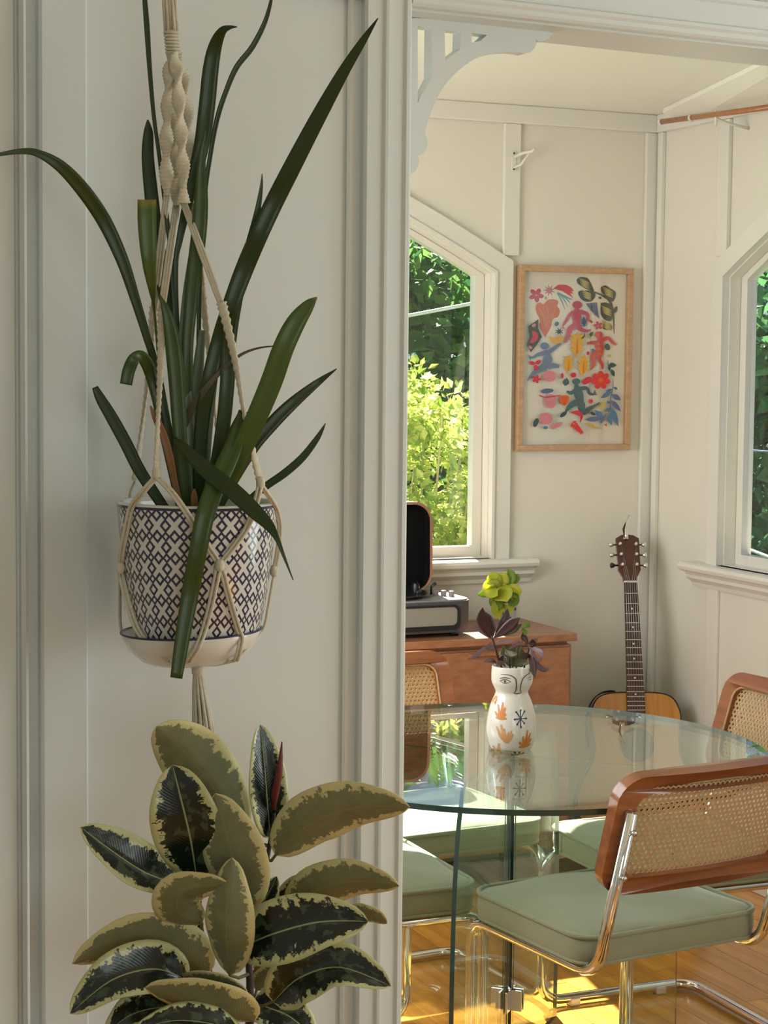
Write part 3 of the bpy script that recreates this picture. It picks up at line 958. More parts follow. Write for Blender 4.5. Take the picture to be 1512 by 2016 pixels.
lf(735, 815, 770, 755, 26, NVY)
lf(800, 800, 845, 740, 34, TEA)
lf(820, 815, 790, 760, 26, OCH)
figure(SLA, (390, 890), [(395, 930), (410, 970), (420, 1020), (410, 1080), (420, 1110)],
       [([(390, 960), (330, 975), (290, 1000), (250, 1000)], [46, 34, 24, 16]), ([(430, 950), (480, 910), (520, 875), (545, 860)], [40, 34, 26, 14]),
        ([(400, 1090), (340, 1120), (290, 1160), (235, 1230)], [76, 56, 40, 12]), ([(430, 1090), (480, 1080), (530, 1090)], [60, 46, 30])], 42)
for k in range(4):
    lf(270, 1000, 225 + 8 * k, 975 + 22 * k, 9, SLA)
figure(TEA, (690, 1235), [(690, 1260), (700, 1310), (715, 1360), (730, 1420), (730, 1460)],
       [([(690, 1320), (640, 1350), (605, 1330)], [46, 36, 18]), ([(720, 1310), (790, 1300), (815, 1350), (860, 1365)], [48, 34, 30, 18]),
        ([(710, 1440), (660, 1460), (620, 1500), (590, 1545)], [76, 60, 40, 12]), ([(740, 1450), (760, 1540), (830, 1500), (915, 1445)], [76, 60, 40, 12])], 38)
for k in range(4):
    lf(855, 1365, 870 + 8 * k, 1310 + 18 * k, 10, TEA)
lf(585, 1280, 600, 1200, 60, TEA)
# left wing, fruit and petals
poly([(232, 700), (325, 630), (325, 720), (360, 800), (320, 870), (260, 955), (222, 880), (245, 800)], OLI)
scallop([(265, 740), (310, 760), (325, 800), (300, 850), (250, 860), (275, 800)], CRI)
ell(285, 690, 22, 16, PNK, -40)
ell(255, 905, 20, 14, PNK, 40)
ell(495, 672, 20, 24, BLU, 30)
star(520, 745, 42, 8, TEA)
scallop([(425, 790), (480, 810), (545, 780), (560, 830), (500, 870), (450, 850)], YEL)
for bx, by, hh in ((690, 870, 270), (610, 1060, 190), (750, 1075, 220)):
    lf(bx - 10, by + hh / 2, bx + 10, by - hh / 2, hh * 0.33, YEL)
    for k in range(4):
        yy = by + hh * (0.28 - 0.17 * k)
        lf(bx, yy, bx + hh * 0.26, yy - hh * 0.15, hh * 0.10, YEL)
        lf(bx, yy, bx - hh * 0.26, yy - hh * 0.15, hh * 0.10, YEL)
    strk([(bx, by + hh * 0.35), (bx, by - hh * 0.2)], [hh * 0.05, 2], ORA)
star(835, 925, 26, 6, BLU)
flower(300, 1070, 60, 3, CRI, 200)
flower(310, 1215, 42, 5, CRI, 0)
ell(655, 1172, 28, 26, CRI)
ell(550, 1180, 14, 28, CRI)
ell(785, 1225, 52, 30, CRI, -38)
flower(915, 1220, 92, 7, RED, 12)
ell(915, 1220, 24, 22, ORA)
ell(790, 955, 14, 20, CRI)
ell(995, 978, 18, 16, OCH)
strk([(980, 1020), (985, 1080), (1030, 1180)], [5, 6, 4], TEA)
lf(985, 1070, 1065, 1070, 46, TEA)
lf(990, 1070, 1000, 1130, 28, TEA)
lf(1015, 1110, 1045, 1185, 34, TEA)
scallop([(530, 1385), (570, 1370), (618, 1385), (610, 1440), (575, 1475), (535, 1440)], ORA)
for k in range(3):
    strk([(545 + 22 * k, 1385), (560 + 15 * k, 1430), (575, 1465)], 5, RED)
star(825, 1430, 36, 7, CRI)
# blue branch
strk([(1030, 1200), (1030, 1300), (1010, 1420), (1000, 1520), (920, 1620)], [5, 8, 9, 8, 4], SLA)
for a in ((1020, 1330, 915, 1400, 44), (1025, 1360, 1110, 1420, 48), (1030, 1310, 960, 1330, 24), (1015, 1420, 1110, 1530, 46), (1005, 1450, 975, 1430, 26), (1010, 1480, 1090, 1680, 56),
          (985, 1560, 1025, 1670, 44), (940, 1590, 860, 1520, 50), (930, 1600, 770, 1615, 48), (955, 1570, 915, 1660, 34), (1035, 1290, 1075, 1310, 24), (1000, 1500, 950, 1530, 30)):
    lf(*a[:5], SLA if (a[0] + a[2]) % 3 else BLU)
ell(935, 1470, 24, 44, OCH, 25)
ell(842, 1553, 26, 14, NVY, 30)
strk([(635, 1540), (700, 1545), (735, 1580), (720, 1640)], [10, 46, 30, 8], CRI)
for k in range(6):
    lf(650 + 15 * k, 1640 + 16 * k, 690 + 12 * k, 1630 + 24 * k, 26, RED)
    lf(650 + 15 * k, 1640 + 16 * k, 640 + 18 * k, 1690 + 14 * k, 22, RED)
strk([(765, 1655), (820, 1665), (860, 1690), (930, 1700)], [8, 34, 26, 6], OCH)
star(965, 1665, 20, 3, CRI)
ell(305, 1640, 24, 46, TEA, 20)
ell(425, 1185, 62, 55, PNK)
ell(405, 1330, 60, 24, SLA, -6)
ell(440, 1430, 55, 70, PNK)
ell(400, 1600, 62, 60, PNK)
strk([(330, 1370), (380, 1390), (450, 1385), (540, 1370)], [8, 12, 12, 6], CRI)
ell(560, 1560, 40, 20, TEA, -40)
ell(500, 1670, 60, 22, PNK, -30)
ell(395, 1690, 22, 16, BLU)
art.build('printed_motifs', ARTM, pic, fix=False)
# ================================================================== acoustic guitar on its stand
nut, join = W(1241, 1148, 6.14), W(1250, 1363, 6.03)
gu = (nut - join).normalized()
side = V((1, 0.06, 0)); side = (side - gu * side.dot(gu)).normalized()
gn = side.cross(gu).normalized()
if gn.y > 0:
    gn = -gn
gx = gu.cross(gn)
SC = (nut - join).length / 0.36
bot = join - gu * 0.505 * SC
G = Matrix.Identity(4)
for i in range(3):
    G[i][0], G[i][1], G[i][2], G[i][3] = gx[i] * SC, gu[i] * SC, gn[i] * SC, bot[i]
gt = empty('acoustic_guitar', (0, 0, 0), 0, 'acoustic guitar with amber spruce top and dark neck standing in the corner', 'guitar')
gt.matrix_basis = G
SPRUCE = WOOD('amber_spruce', (0.46, 0.18, 0.015, 1), (0.60, 0.27, 0.035, 1), 0.22, (40, 2, 40), 0.6)
ROSE = WOOD('dark_rosewood', (0.035, 0.015, 0.010, 1), (0.09, 0.04, 0.022, 1), 0.35, (40, 3, 40), 0.1)
MAHO = WOOD('mahogany', (0.06, 0.015, 0.010, 1), (0.11, 0.03, 0.018, 1), 0.25, (30, 3, 30), 0.4)
hw = spline([(0.0, 0.0), (0.10, 0.004), (0.165, 0.045), (0.197, 0.13), (0.186, 0.205), (0.150, 0.275), (0.136, 0.315), (0.138, 0.36), (0.146, 0.415), (0.141, 0.455), (0.118, 0.490), (0.075, 0.503), (0.0, 0.505)], 5)
outl = [(x, y) for x, y in hw] + [(-x, y) for x, y in reversed(hw[1:-1])]
gb = MB().prism([outl], ident, -0.105, -0.004).build('body', MAHO, gt, local=True, auto=40)
MB().prism([outl], ident, -0.004, 0.0).build('soundboard', SPRUCE, gt, local=True, auto=40)
MB().tube([(x, y, -0.001) for x, y in outl], 0.0025, 6, True).build('binding', BLACK, gt, True, True)
MB().lathe([(0.0, 0.0004), (0.05, 0.0004), (0.056, 0.0008)], lambda x, y, z: V((x, y + 0.335, z)), 32).build('sound_hole', BLACK, gt, local=True)
MB().box((-0.09, 0.165, 0), (0.09, 0.195, 0.01)).build('bridge', ROSE, gt, local=True, bev=0.003)
NT = 0.865
def nwid(y):
    return 0.0215 + (NT - y) * (0.0285 - 0.0215) / 0.36
mb = MB().prism([[(-nwid(NT), NT), (nwid(NT), NT), (nwid(0.40), 0.40), (-nwid(0.40), 0.40)]], ident, 0.002, 0.010)
fbd = mb.build('fingerboard', ROSE, gt, local=True, bev=0.001)
MB().tube([(0, 0.50, -0.020), (0, 0.60, -0.0165), (0, 0.85, -0.0155), (0, 0.875, -0.015)], [0.026, 0.0205, 0.0195, 0.019], 14).build('neck', MAHO, gt, True, True)
for nfr in range(1, 20):
    y = NT - 0.648 * (1 - 2 ** (-nfr / 12))
    MB().box((-nwid(y) + 0.0008, y - 0.0011, 0.0095), (nwid(y) - 0.0008, y + 0.0011, 0.0118)).build('fret', STEEL, fbd, local=True)
for nfr in (3, 5, 7, 9, 12, 15):
    y = NT - 0.648 * (1 - 2 ** (-(nfr - 0.5) / 12))
    MB().lathe([(0.0, 0.0101), (0.0032, 0.0101), (0.0032, 0.0104), (0, 0.0104)], lambda x, yy, z, y=y: V((x, yy + y, z)), 10).build('inlay_dot', WHITEP, fbd, local=True)
MB().box((-0.022, NT, 0.002), (0.022, NT + 0.006, 0.0125)).build('nut', WHITEP, gt, local=True, bev=0.001)
hs = [(0.0225, NT + 0.006), (0.024, NT + 0.02), (0.037, NT + 0.045), (0.0365, NT + 0.06), (0.0385, NT + 0.155), (0.020, NT + 0.166), (0.0, NT + 0.168)]
hloop = hs + [(-x, y) for x, y in reversed(hs[:-1])]
ht = MB().prism([hloop], lambda x, y, d: V((x, y, d - (y - NT) * 0.16)), -0.010, 0.006).build('headstock', MAHO, gt, local=True, bev=0.0015)
tun = []
for k in range(3):
    y = NT + 0.062 + 0.036 * k
    zz = 0.006 - (y - NT) * 0.16
    for sgn in (-1, 1):
        px_ = sgn * (0.024 + 0.0012 * k)
        MB().tube([(px_, y, zz), (px_, y, zz + 0.012), (px_, y, zz + 0.016)], [0.0055, 0.005, 0.0035], 10).build('tuner_post', WHITEP, ht, True, True)
        MB().tube([(sgn * 0.034, y, zz - 0.009), (sgn * 0.047, y, zz - 0.009), (sgn * 0.049, y, zz - 0.009), (sgn * 0.058, y, zz - 0.009), (sgn * 0.062, y, zz - 0.009)],
                  [0.003, 0.003, 0.007, 0.0095, 0.006], 10).build('tuner_button', CHROME if (k or sgn > 0) else BLACK, ht, True, True)
        tun.append((px_, y, zz + 0.010))
tun.sort()
for k in range(6):
    x0 = -0.0175 + 0.007 * k
    t_ = sorted(tun, key=lambda q_: (q_[0] > 0, q_[1] if q_[0] < 0 else -q_[1]))[k]
    MB().tube([(x0 * 1.35, 0.18, 0.012), (x0, NT + 0.003, 0.0135), t_], 0.00055, 5).build('string', STEEL, gt, True, True)
capo = empty('guitar_capo', G @ V((-0.006, NT + 0.16, -0.02)), 0, 'small silver capo clipped to the top of the guitar headstock', 'capo')
cp = lambda x, y, z: G @ V((x, y, z))
mb = MB()
mb.tube([cp(-0.006, NT + 0.150, -0.012), cp(-0.006, NT + 0.168, -0.014), cp(-0.004, NT + 0.190, -0.018), cp(0.004, NT + 0.212, -0.02), cp(0.012, NT + 0.232, -0.02)], [0.0065, 0.0065, 0.006, 0.005, 0.007], 8)
mb.build('clamp_arm', CHROME, capo, True)
MB().tube([cp(-0.011, NT + 0.155, -0.010), cp(-0.014, NT + 0.185, -0.012), cp(-0.002, NT + 0.208, -0.02)], 0.0028, 8).build('spring_lever', BLACK, capo, True)
MB().box((-0.014, NT + 0.150, -0.0185), (0.002, NT + 0.165, -0.010), cp).build('pad', WHITEP, capo, bev=0.002)
# dark strap hung on the upper bout
sp_ = [(-0.060, 0.5085), (-0.075, 0.511), (-0.10, 0.507), (-0.122, 0.494), (-0.140, 0.470), (-0.152, 0.44), (-0.158, 0.40), (-0.152, 0.33)]
st_v, st_f = [], []
for x, y in spline(sp_, 3):
    st_v += [G @ V((x, y, -0.012)), G @ V((x, y, -0.050)), G @ V((x - 0.002, y + 0.003, -0.012)), G @ V((x - 0.002, y + 0.003, -0.050))]
for i in range(len(st_v) // 4 - 1):
    a = i * 4
    st_f += [[a, a + 1, a + 5, a + 4], [a + 2, a + 6, a + 7, a + 3], [a, a + 4, a + 6, a + 2], [a + 1, a + 3, a + 7, a + 5]]
gs = recalc(mesh_obj('guitar_strap', st_v, st_f, BLACK, None, True))
tag(gs, 'black strap lying over the left shoulder of the guitar', 'strap')
# stand
gst = empty('guitar_stand', (bot.x, bot.y, 0), 0, 'small black tube stand holding the guitar in the corner', 'stand')
cz = bot.z - 0.012
for sgn in (-1, 1):
    MB().tube(fillet([bot + gx * sgn * 0.10 + gn * 0.05 + V((0, 0, 0.02)), bot + gx * sgn * 0.10 + gn * 0.03 + V((0, 0, -0.010)), bot + gx * sgn * 0.10 - gn * 0.13 + V((0, 0, -0.012)),
                      V((bot.x, bot.y, 0.008)) + gx * sgn * 0.16 + V((0, 0.10, 0))], 0.02, 4), 0.007, 8).build('leg', BLACK, gst, True)
MB().tube([bot + gx * 0.10 - gn * 0.115 + V((0, 0, -0.012)), bot - gx * 0.10 - gn * 0.115 + V((0, 0, -0.012))], 0.007, 8).build('cross_tube', BLACK, gst, True)
MB().tube([bot - gn * 0.115 + V((0, 0, -0.012)), V((bot.x, bot.y - 0.16, 0.008))], 0.007, 8).build('leg', BLACK, gst, True)

# ================================================================== curtain rod and wall hook
r0, r1 = W(1300, 240, 6.10), W(1560, 205, 5.50)
rod = empty('curtain_rod', (r0 + r1) / 2, 0, 'copper-brown curtain rod on white brackets above the second window', 'curtain rod')
MB().tube([r0, r1], 0.0085, 12).build('pole', COPPER, rod, True)
MB().tube([r0 + (r0 - r1).normalized() * 0.004, r0 + (r1 - r0) * 0.012], 0.0105, 12).build('end_cap', WHITEP, rod, True)
rg = r0 + (r1 - r0) * 0.245
MB().tube([rg, rg + (r1 - r0) * 0.012], 0.0105, 12).build('joint_ring', WHITEP, rod, True)
rb_ = W(1422, 221, 5.80)
rb_ = r0 + (r1 - r0) * ((1422 - 1300) / 260 * 0.95)
qv = to_rm(rb_)
MB().tube(fillet([RM(0.0, qv[1], rb_.z - 0.035), RM(qv[0] * 0.6, qv[1], rb_.z - 0.025), rb_ + V((0, 0, -0.011)), rb_ + V((0, 0, -0.006))], 0.02, 4), 0.0045, 8).build('rod_bracket', PAINTG, rod, True)
MB().tube([rb_ + V((0, 0, -0.035)), rb_ + V((0, 0, 0.012))], 0.004, 8).build('rod_bracket', PAINTG, rod, True)
hu, hz = pix_back(1006, 318)
hk = empty('wall_hook', RM(hu, 0.016, hz), 0, 'small white curtain bracket screwed to the wall batten above the picture', 'bracket')
MB().box((hu - 0.010, 0.016, hz - 0.032), (hu + 0.008, 0.020, hz + 0.030), rmf).build('plate', PAINTG, hk, bev=0.002)
MB().tube([RM(hu, 0.018, hz + 0.012), RM(hu - 0.02, 0.05, hz + 0.024), RM(hu - 0.035, 0.075, hz + 0.026), RM(hu - 0.04, 0.085, hz + 0.034)], [0.005, 0.005, 0.005, 0.004], 8).build('arm', PAINTG, hk, True)
MB().tube([RM(hu, 0.018, hz - 0.022), RM(hu - 0.018, 0.035, hz - 0.012), RM(hu - 0.032, 0.068, hz + 0.024)], 0.004, 8).build('brace', PAINTG, hk, True)
for dz in (-0.026, 0.024):
    MB().tube([RM(hu, 0.019, hz + dz), RM(hu, 0.022, hz + dz)], 0.003, 8).build('screw', BRONZE, hk, True)

# ================================================================== plant leaf builders
def strap_leaf(name, pts, mats, parent, fold=0.22, n=5, thick=0.0007, cut=False, tilt=0.0):
    sp2 = spline(pts, n)
    C = [W(p[0], p[1], p[2]) for p in sp2]
    verts, faces, uvs = [], [], []
    for i, p in enumerate(sp2):
        T = (C[min(i + 1, len(C) - 1)] - C[max(i - 1, 0)]).normalized()
        view = (CAMP - C[i]).normalized()
        if tilt:
            view = (view + V((tilt, 0, 0.3 * tilt))).normalized()
        lat = T.cross(view)
        lat = lat.normalized() if lat.length > 1e-6 else V((1, 0, 0))
        nr = lat.cross(T).normalized()
        hw_ = max(p[3], 0.6) * p[2] / FPX / 2
        for a, b in ((-1, 0), (-0.45, -fold * 0.75), (0, -fold), (0.45, -fold * 0.75), (1, 0)):
            verts.append(C[i] + lat * hw_ * a + nr * (hw_ * b + thick))
        for a, b in ((1, 0), (0.45, -fold * 0.75), (0, -fold), (-0.45, -fold * 0.75), (-1, 0)):
            verts.append(C[i] + lat * hw_ * a + nr * (hw_ * b - thick))
    m = len(sp2)
    for i in range(m - 1):
        for k in range(10):
            l = (k + 1) % 10
            faces.append([i * 10 + k, i * 10 + l, (i + 1) * 10 + l, (i + 1) * 10 + k])
            uu = [k / 4 if k < 5 else (9 - k) / 4, l / 4 if l < 5 else (9 - l) / 4]
            uvs.append([(uu[0], i / m), (uu[1], i / m), (uu[1], (i + 1) / m), (uu[0], (i + 1) / m)])
    faces += [list(range(10))[::-1], [(m - 1) * 10 + k for k in range(10)]]
    uvs += [[(0.5, 0)] * 10, [(0.5, 1)] * 10]
    return recalc(mesh_obj(name, verts, faces, mats, parent, True, uvs))
def leaf_mat(name, c1, c2, rough=0.35, transl=0.25, stripes=26.0, tip=None):
    m, t, p = newmat(name)
    uv = t.nodes.new('ShaderNodeUVMap')
    mp = t.nodes.new('ShaderNodeMapping')
    mp.inputs['Scale'].default_value = (stripes, 2.0, 1)
    t.links.new(uv.outputs[0], mp.inputs[0])
    f = noise(t, 1.0, 4, mp.outputs[0])
    c_ = mixrgb(t, c1, c2, f)
    if tip:
        sx = t.nodes.new('ShaderNodeSeparateXYZ')
        t.links.new(uv.outputs[0], sx.inputs[0])
        tf = mth(t, 'SUBTRACT', 1.0, mth(t, 'MULTIPLY', sx.outputs[1], 14.0))
        tn = t.nodes.new('ShaderNodeClamp')
        t.links.new(tf, tn.inputs[0])
        c_ = mixrgb(t, c_, tip, tn.outputs[0])
    t.links.new(c_, p.inputs['Base Color'])
    p.inputs['Roughness'].default_value = rough
    p.inputs['Coat Weight'].default_value = 0.15
    bump(t, p, f, 0.15)
    if transl:
        tr = t.nodes.new('ShaderNodeBsdfTranslucent')
        t.links.new(c_, tr.inputs[0])
        mx = t.nodes.new('ShaderNodeMixShader')
        mx.inputs[0].default_value = transl
        t.links.new(p.outputs[0], mx.inputs[1])
        t.links.new(tr.outputs[0], mx.inputs[2])
        t.links.new(mx.outputs[0], t.nodes['Material Output'].inputs[0])
    return m
LG1 = leaf_mat('dark_strap_leaf', (0.018, 0.040, 0.005, 1), (0.050, 0.088, 0.012, 1), tip=(0.03, 0.03, 0.012, 1))
LG2 = leaf_mat('mid_strap_leaf', (0.038, 0.075, 0.008, 1), (0.085, 0.140, 0.018, 1))
LG3 = leaf_mat('light_strap_leaf', (0.07, 0.13, 0.018, 1), (0.13, 0.20, 0.035, 1), tip=(0.40, 0.30, 0.05, 1))
LGB = leaf_mat('brown_tipped_strap_leaf', (0.025, 0.055, 0.012, 1), (0.06, 0.10, 0.02, 1), tip=(0.45, 0.30, 0.16, 1))
LGP = leaf_mat('pale_leaf_base', (0.10, 0.16, 0.08, 1), (0.34, 0.42, 0.30, 1))
LGD = leaf_mat('dried_leaf', (0.24, 0.10, 0.03, 1), (0.46, 0.25, 0.10, 1))
LGT = leaf_mat('dry_tip_leaf', (0.10, 0.08, 0.04, 1), (0.18, 0.15, 0.09, 1))

# ================================================================== hanging pot, saucer and hanger
PD = 2.34
POT = W(389, 990, PD)                    # centre of the rim
PZ0 = W(389, 1251, PD).z
PZ1 = POT.z
pot_r = spline([(0.076, 0.0), (0.0835, 0.22), (0.0895, 0.45), (0.0945, 0.70), (0.0978, 0.90), (0.099, 1.0)], 4)
def pr_at(z):
    h = (z - PZ0) / (PZ1 - PZ0)
    if h <= 0:
        return 0.076
    for a, b in zip(pot_r, pot_r[1:]):
        if a[1] <= h <= b[1]:
            return a[0] + (b[0] - a[0]) * (h - a[1]) / (b[1] - a[1])
    return 0.099
ptm, t, p = newmat('blue_lattice_glaze')
uv = t.nodes.new('ShaderNodeUVMap')
sx = t.nodes.new('ShaderNodeSeparateXYZ')
t.links.new(uv.outputs[0], sx.inputs[0])
def cell(o):
    return mth(t, 'ABSOLUTE', mth(t, 'SUBTRACT', mth(t, 'FRACT', o), 0.5))
nz = noise(t, 40, 2, uv.outputs[0])
ax_, ay_ = cell(mth(t, 'ADD', sx.outputs[0], mth(t, 'MULTIPLY', nz, 0.10))), cell(mth(t, 'ADD', sx.outputs[1], mth(t, 'MULTIPLY', nz, -0.08)))
ex, ey = mth(t, 'SUBTRACT', 0.5, ax_), mth(t, 'SUBTRACT', 0.5, ay_)
def ringmask(a, b, rad, w_):
    return mth(t, 'LESS_THAN', mth(t, 'ABSOLUTE', mth(t, 'SUBTRACT', mth(t, 'ADD', a, b), rad)), w_)
k1 = ringmask(ex, ay_, 0.255, 0.086)
k2 = ringmask(ax_, ey, 0.255, 0.086)
k3 = ringmask(ex, ey, 0.19, 0.074)
k4 = mth(t, 'GREATER_THAN', sx.outputs[1], 6.22)
k5 = mth(t, 'LESS_THAN', sx.outputs[1], 0.16)
msk = mth(t, 'MAXIMUM', mth(t, 'MAXIMUM', k1, k2), mth(t, 'MAXIMUM', k3, mth(t, 'MAXIMUM', k4, k5)))
t.links.new(mixrgb(t, (0.70, 0.68, 0.63, 1), (0.012, 0.012, 0.055, 1), msk), p.inputs['Base Color'])
p.inputs['Roughness'].default_value = 0.14
p.inputs['Coat Weight'].default_value = 0.5
hp = empty('hanging_potted_plant', (POT.x, POT.y, PZ0), 0, 'strappy green plant in a navy and white lattice pot hung in macrame', 'potted plant')
seg = 64
verts, faces, uvs = [], [], []
for r, h in pot_r:
    for k in range(seg):
        a = 2 * math.pi * k / seg
        verts.append((POT.x + r * math.cos(a), POT.y + r * math.sin(a), PZ0 + (PZ1 - PZ0) * h))
for i in range(len(pot_r) - 1):
    for k in range(seg):
        l = (k + 1) % seg
        faces.append([i * seg + k, i * seg + l, (i + 1) * seg + l, (i + 1) * seg + k])
        u0_, u1_ = k / seg * 27, (k + 1) / seg * 27
        a0_, a1_ = pot_r[i][1] * 6.35, pot_r[i + 1][1] * 6.35
        uvs.append([(u0_, a0_), (u1_, a0_), (u1_, a1_), (u0_, a1_)])
mesh_obj('pot', verts, faces, ptm, hp, True, uvs)
potc = lambda x, y, z: V((POT.x + x, POT.y + y, PZ0 + z))
H = PZ1 - PZ0
MB().lathe([(0.099, H), (0.0985, H + 0.002), (0.096, H + 0.003), (0.0925, H + 0.002), (0.0915, H - 0.004), (0.090, H - 0.03)], potc, 64).build('rim', CERAM, hp, True)
MB().lathe([(0.0, 0.002), (0.074, 0.0), (0.076, 0.0005)], potc, 48).build('base', CERAM, hp, True)
MB().lathe([(0.0, H - 0.014), (0.05, H - 0.015), (0.0905, H - 0.018)], potc, 48).build('soil', SOIL, hp, True)
B = PD
def L(*a):
    return [tuple(q_) for q_ in a]
leaves = [
    (LG1, [(-12, 306, 2.20, 6), (40, 298, 2.22, 11), (75, 302, 2.23, 15), (120, 328, 2.24, 24), (165, 376, 2.26, 29), (205, 435, 2.28, 29), (240, 510, 2.29, 25), (265, 585, 2.30, 20), (288, 660, 2.31, 16), (310, 740, 2.32, 14), (352, 1000, 2.33, 12)]),
    (LG1, [(284, -14, 2.33, 9), (289, 50, 2.33, 11), (295, 140, 2.33, 9), (303, 230, 2.33, 8), (314, 310, 2.33, 8), (325, 400, 2.33, 9), (337, 510, 2.34, 9), (350, 700, 2.34, 10), (368, 1000, 2.34, 10)]),
    (LG1, [(291, 236, 2.36, 3), (292, 262, 2.36, 19), (291, 310, 2.36, 24), (298, 385, 2.36, 27), (309, 480, 2.36, 29), (325, 570, 2.36, 30), (342, 700, 2.36, 28), (372, 1000, 2.35, 22)]),
    (LG3, [(289, 393, 2.30, 36), (290, 450, 2.30, 36), (294, 520, 2.305, 27), (300, 575, 2.32, 13), (304, 612, 2.335, 5), (320, 760, 2.345, 7), (362, 1000, 2.345, 9)]),
    (LG1, [(466, 53, 2.30, 2), (452, 54, 2.31, 8), (437, 62, 2.32, 17), (424, 90, 2.33, 26), (415, 135, 2.335, 31), (407, 212, 2.34, 32), (397, 285, 2.34, 30), (383, 345, 2.34, 26), (367, 410, 2.34, 19), (353, 475, 2.34, 13), (346, 530, 2.34, 10), (352, 700, 2.345, 10), (375, 1000, 2.345, 10)]),
    (LG2, [(405, 256, 2.31, 2), (397, 320, 2.31, 15), (396, 390, 2.31, 27), (392, 455, 2.31, 30), (383, 530, 2.315, 29), (375, 610, 2.32, 25), (369, 700, 2.32, 22), (372, 850, 2.33, 22), (380, 1000, 2.335, 20)]),
    (LG1, [(537, -14, 2.36, 5), (523, 40, 2.36, 9), (497, 92, 2.36, 11), (466, 132, 2.36, 11), (445, 180, 2.36, 10), (428, 232, 2.36, 10), (415, 300, 2.36, 9), (402, 400, 2.36, 9), (392, 600, 2.36, 9), (390, 1000, 2.35, 9)]),
    (LG1, [(744, 36, 2.22, 2), (716, 78, 2.23, 14), (680, 135, 2.24, 22), (645, 197, 2.25, 28), (610, 262, 2.26, 32), (572, 335, 2.27, 35), (540, 398, 2.28, 36), (511, 460, 2.28, 36), (481, 530, 2.29, 36), (455, 600, 2.29, 34), (432, 670, 2.30, 32), (412, 750, 2.30, 30), (396, 850, 2.31, 28), (392, 1000, 2.32, 26)]),
    (LGB, [(516, 342, 2.29, 2), (514, 372, 2.29, 7), (505, 425, 2.29, 13), (487, 500, 2.295, 19), (467, 580, 2.295, 25), (451, 670, 2.30, 29), (447, 760, 2.30, 29), (436, 860, 2.305, 28), (415, 1000, 2.31, 26)]),
    (LG3, [(624, 585, 2.24, 3), (607, 602, 2.24, 24), (582, 636, 2.24, 38), (558, 685, 2.24, 42), (535, 750, 2.245, 43), (508, 815, 2.25, 42), (474, 890, 2.26, 40), (440, 960, 2.27, 38), (415, 1005, 2.28, 34)]),
    (LG2, [(482, 810, 2.27, 24), (455, 890, 2.255, 36), (425, 955, 2.235, 39), (404, 1015, 2.222, 38), (389, 1090, 2.22, 36), (375, 1165, 2.225, 35), (361, 1245, 2.22, 31), (347, 1335, 2.21, 24)]),
    (LG1, [(343, 862, 2.27, 6), (370, 890, 2.255, 24), (412, 930, 2.235, 32), (458, 966, 2.22, 34), (500, 1005, 2.21, 31), (528, 1033, 2.205, 22), (545, 1060, 2.20, 11), (560, 1098, 2.20, 6), (577, 1142, 2.20, 2)]),
    (LG1, [(663, 726, 2.38, 2), (622, 756, 2.38, 15), (575, 795, 2.37, 24), (535, 835, 2.365, 27), (490, 890, 2.36, 27), (430, 1000, 2.35, 24)]),
    (LGB, [(641, 833, 2.36, 2), (625, 862, 2.36, 11), (596, 900, 2.36, 15), (560, 932, 2.36, 16), (520, 960, 2.36, 15), (480, 1002, 2.355, 14)]),
    (LG1, [(187, 762, 2.34, 12), (198, 785, 2.34, 20), (220, 822, 2.34, 24), (248, 873, 2.34, 25), (277, 930, 2.34, 24), (312, 1003, 2.34, 22)]),
    (LG2, [(248, 757, 2.30, 24), (254, 728, 2.30, 25), (265, 706, 2.30, 24), (281, 704, 2.31, 24), (297, 735, 2.32, 25), (313, 790, 2.325, 26), (328, 860, 2.33, 26), (350, 1000, 2.335, 22)]),
    (LGT, [(546, 681, 2.30, 2), (510, 685, 2.30, 4), (475, 698, 2.30, 6), (440, 726, 2.30, 9), (405, 765, 2.30, 12), (372, 815, 2.31, 16), (350, 880, 2.32, 18), (350, 1000, 2.33, 14)]),
    (LGD, [(296, 799, 2.27, 3), (306, 822, 2.27, 13), (322, 858, 2.275, 16), (335, 905, 2.28, 15), (344, 950, 2.29, 12), (352, 1002, 2.30, 10)]),
    (LG2, [(314, 580, 2.285, 3), (330, 622, 2.285, 21), (342, 690, 2.29, 32), (349, 770, 2.295, 31), (356, 870, 2.30, 28), (366, 1000, 2.31, 24)]),
    (LGP, [(382, 455, 2.325, 5), (376, 520, 2.325, 15), (366, 600, 2.325, 18), (361, 700, 2.325, 20), (370, 820, 2.325, 24), (382, 1000, 2.325, 26)]),
    (LG1, [(471, 812, 2.28, 4), (462, 850, 2.28, 24), (446, 905, 2.285, 35), (425, 1000, 2.29, 32)]),
    (LGP, [(428, 700, 2.33, 12), (412, 790, 2.33, 24), (403, 880, 2.33, 26), (402, 1000, 2.33, 26)]),
    (LGP, [(398, 650, 2.35, 14), (388, 760, 2.35, 24), (390, 880, 2.35, 28), (392, 1000, 2.35, 28)]),
    (LGD, [(383, 962, 2.262, 2), (382, 978, 2.262, 13), (383, 1000, 2.265, 14)]),
]
for i, (m_, pts_) in enumerate(leaves):
    if 999 <= pts_[-1][1] <= 1006:
        x_, y_, d_, w_ = pts_[-1]
        tgt = V((POT.x, POT.y, PZ1 - 0.02))
        pts_ = pts_[:-1] + [(389 + (x_ - 389) * 0.75, 1012, d_, w_ * 0.9)]
    strap_leaf('leaf', pts_, m_, hp)

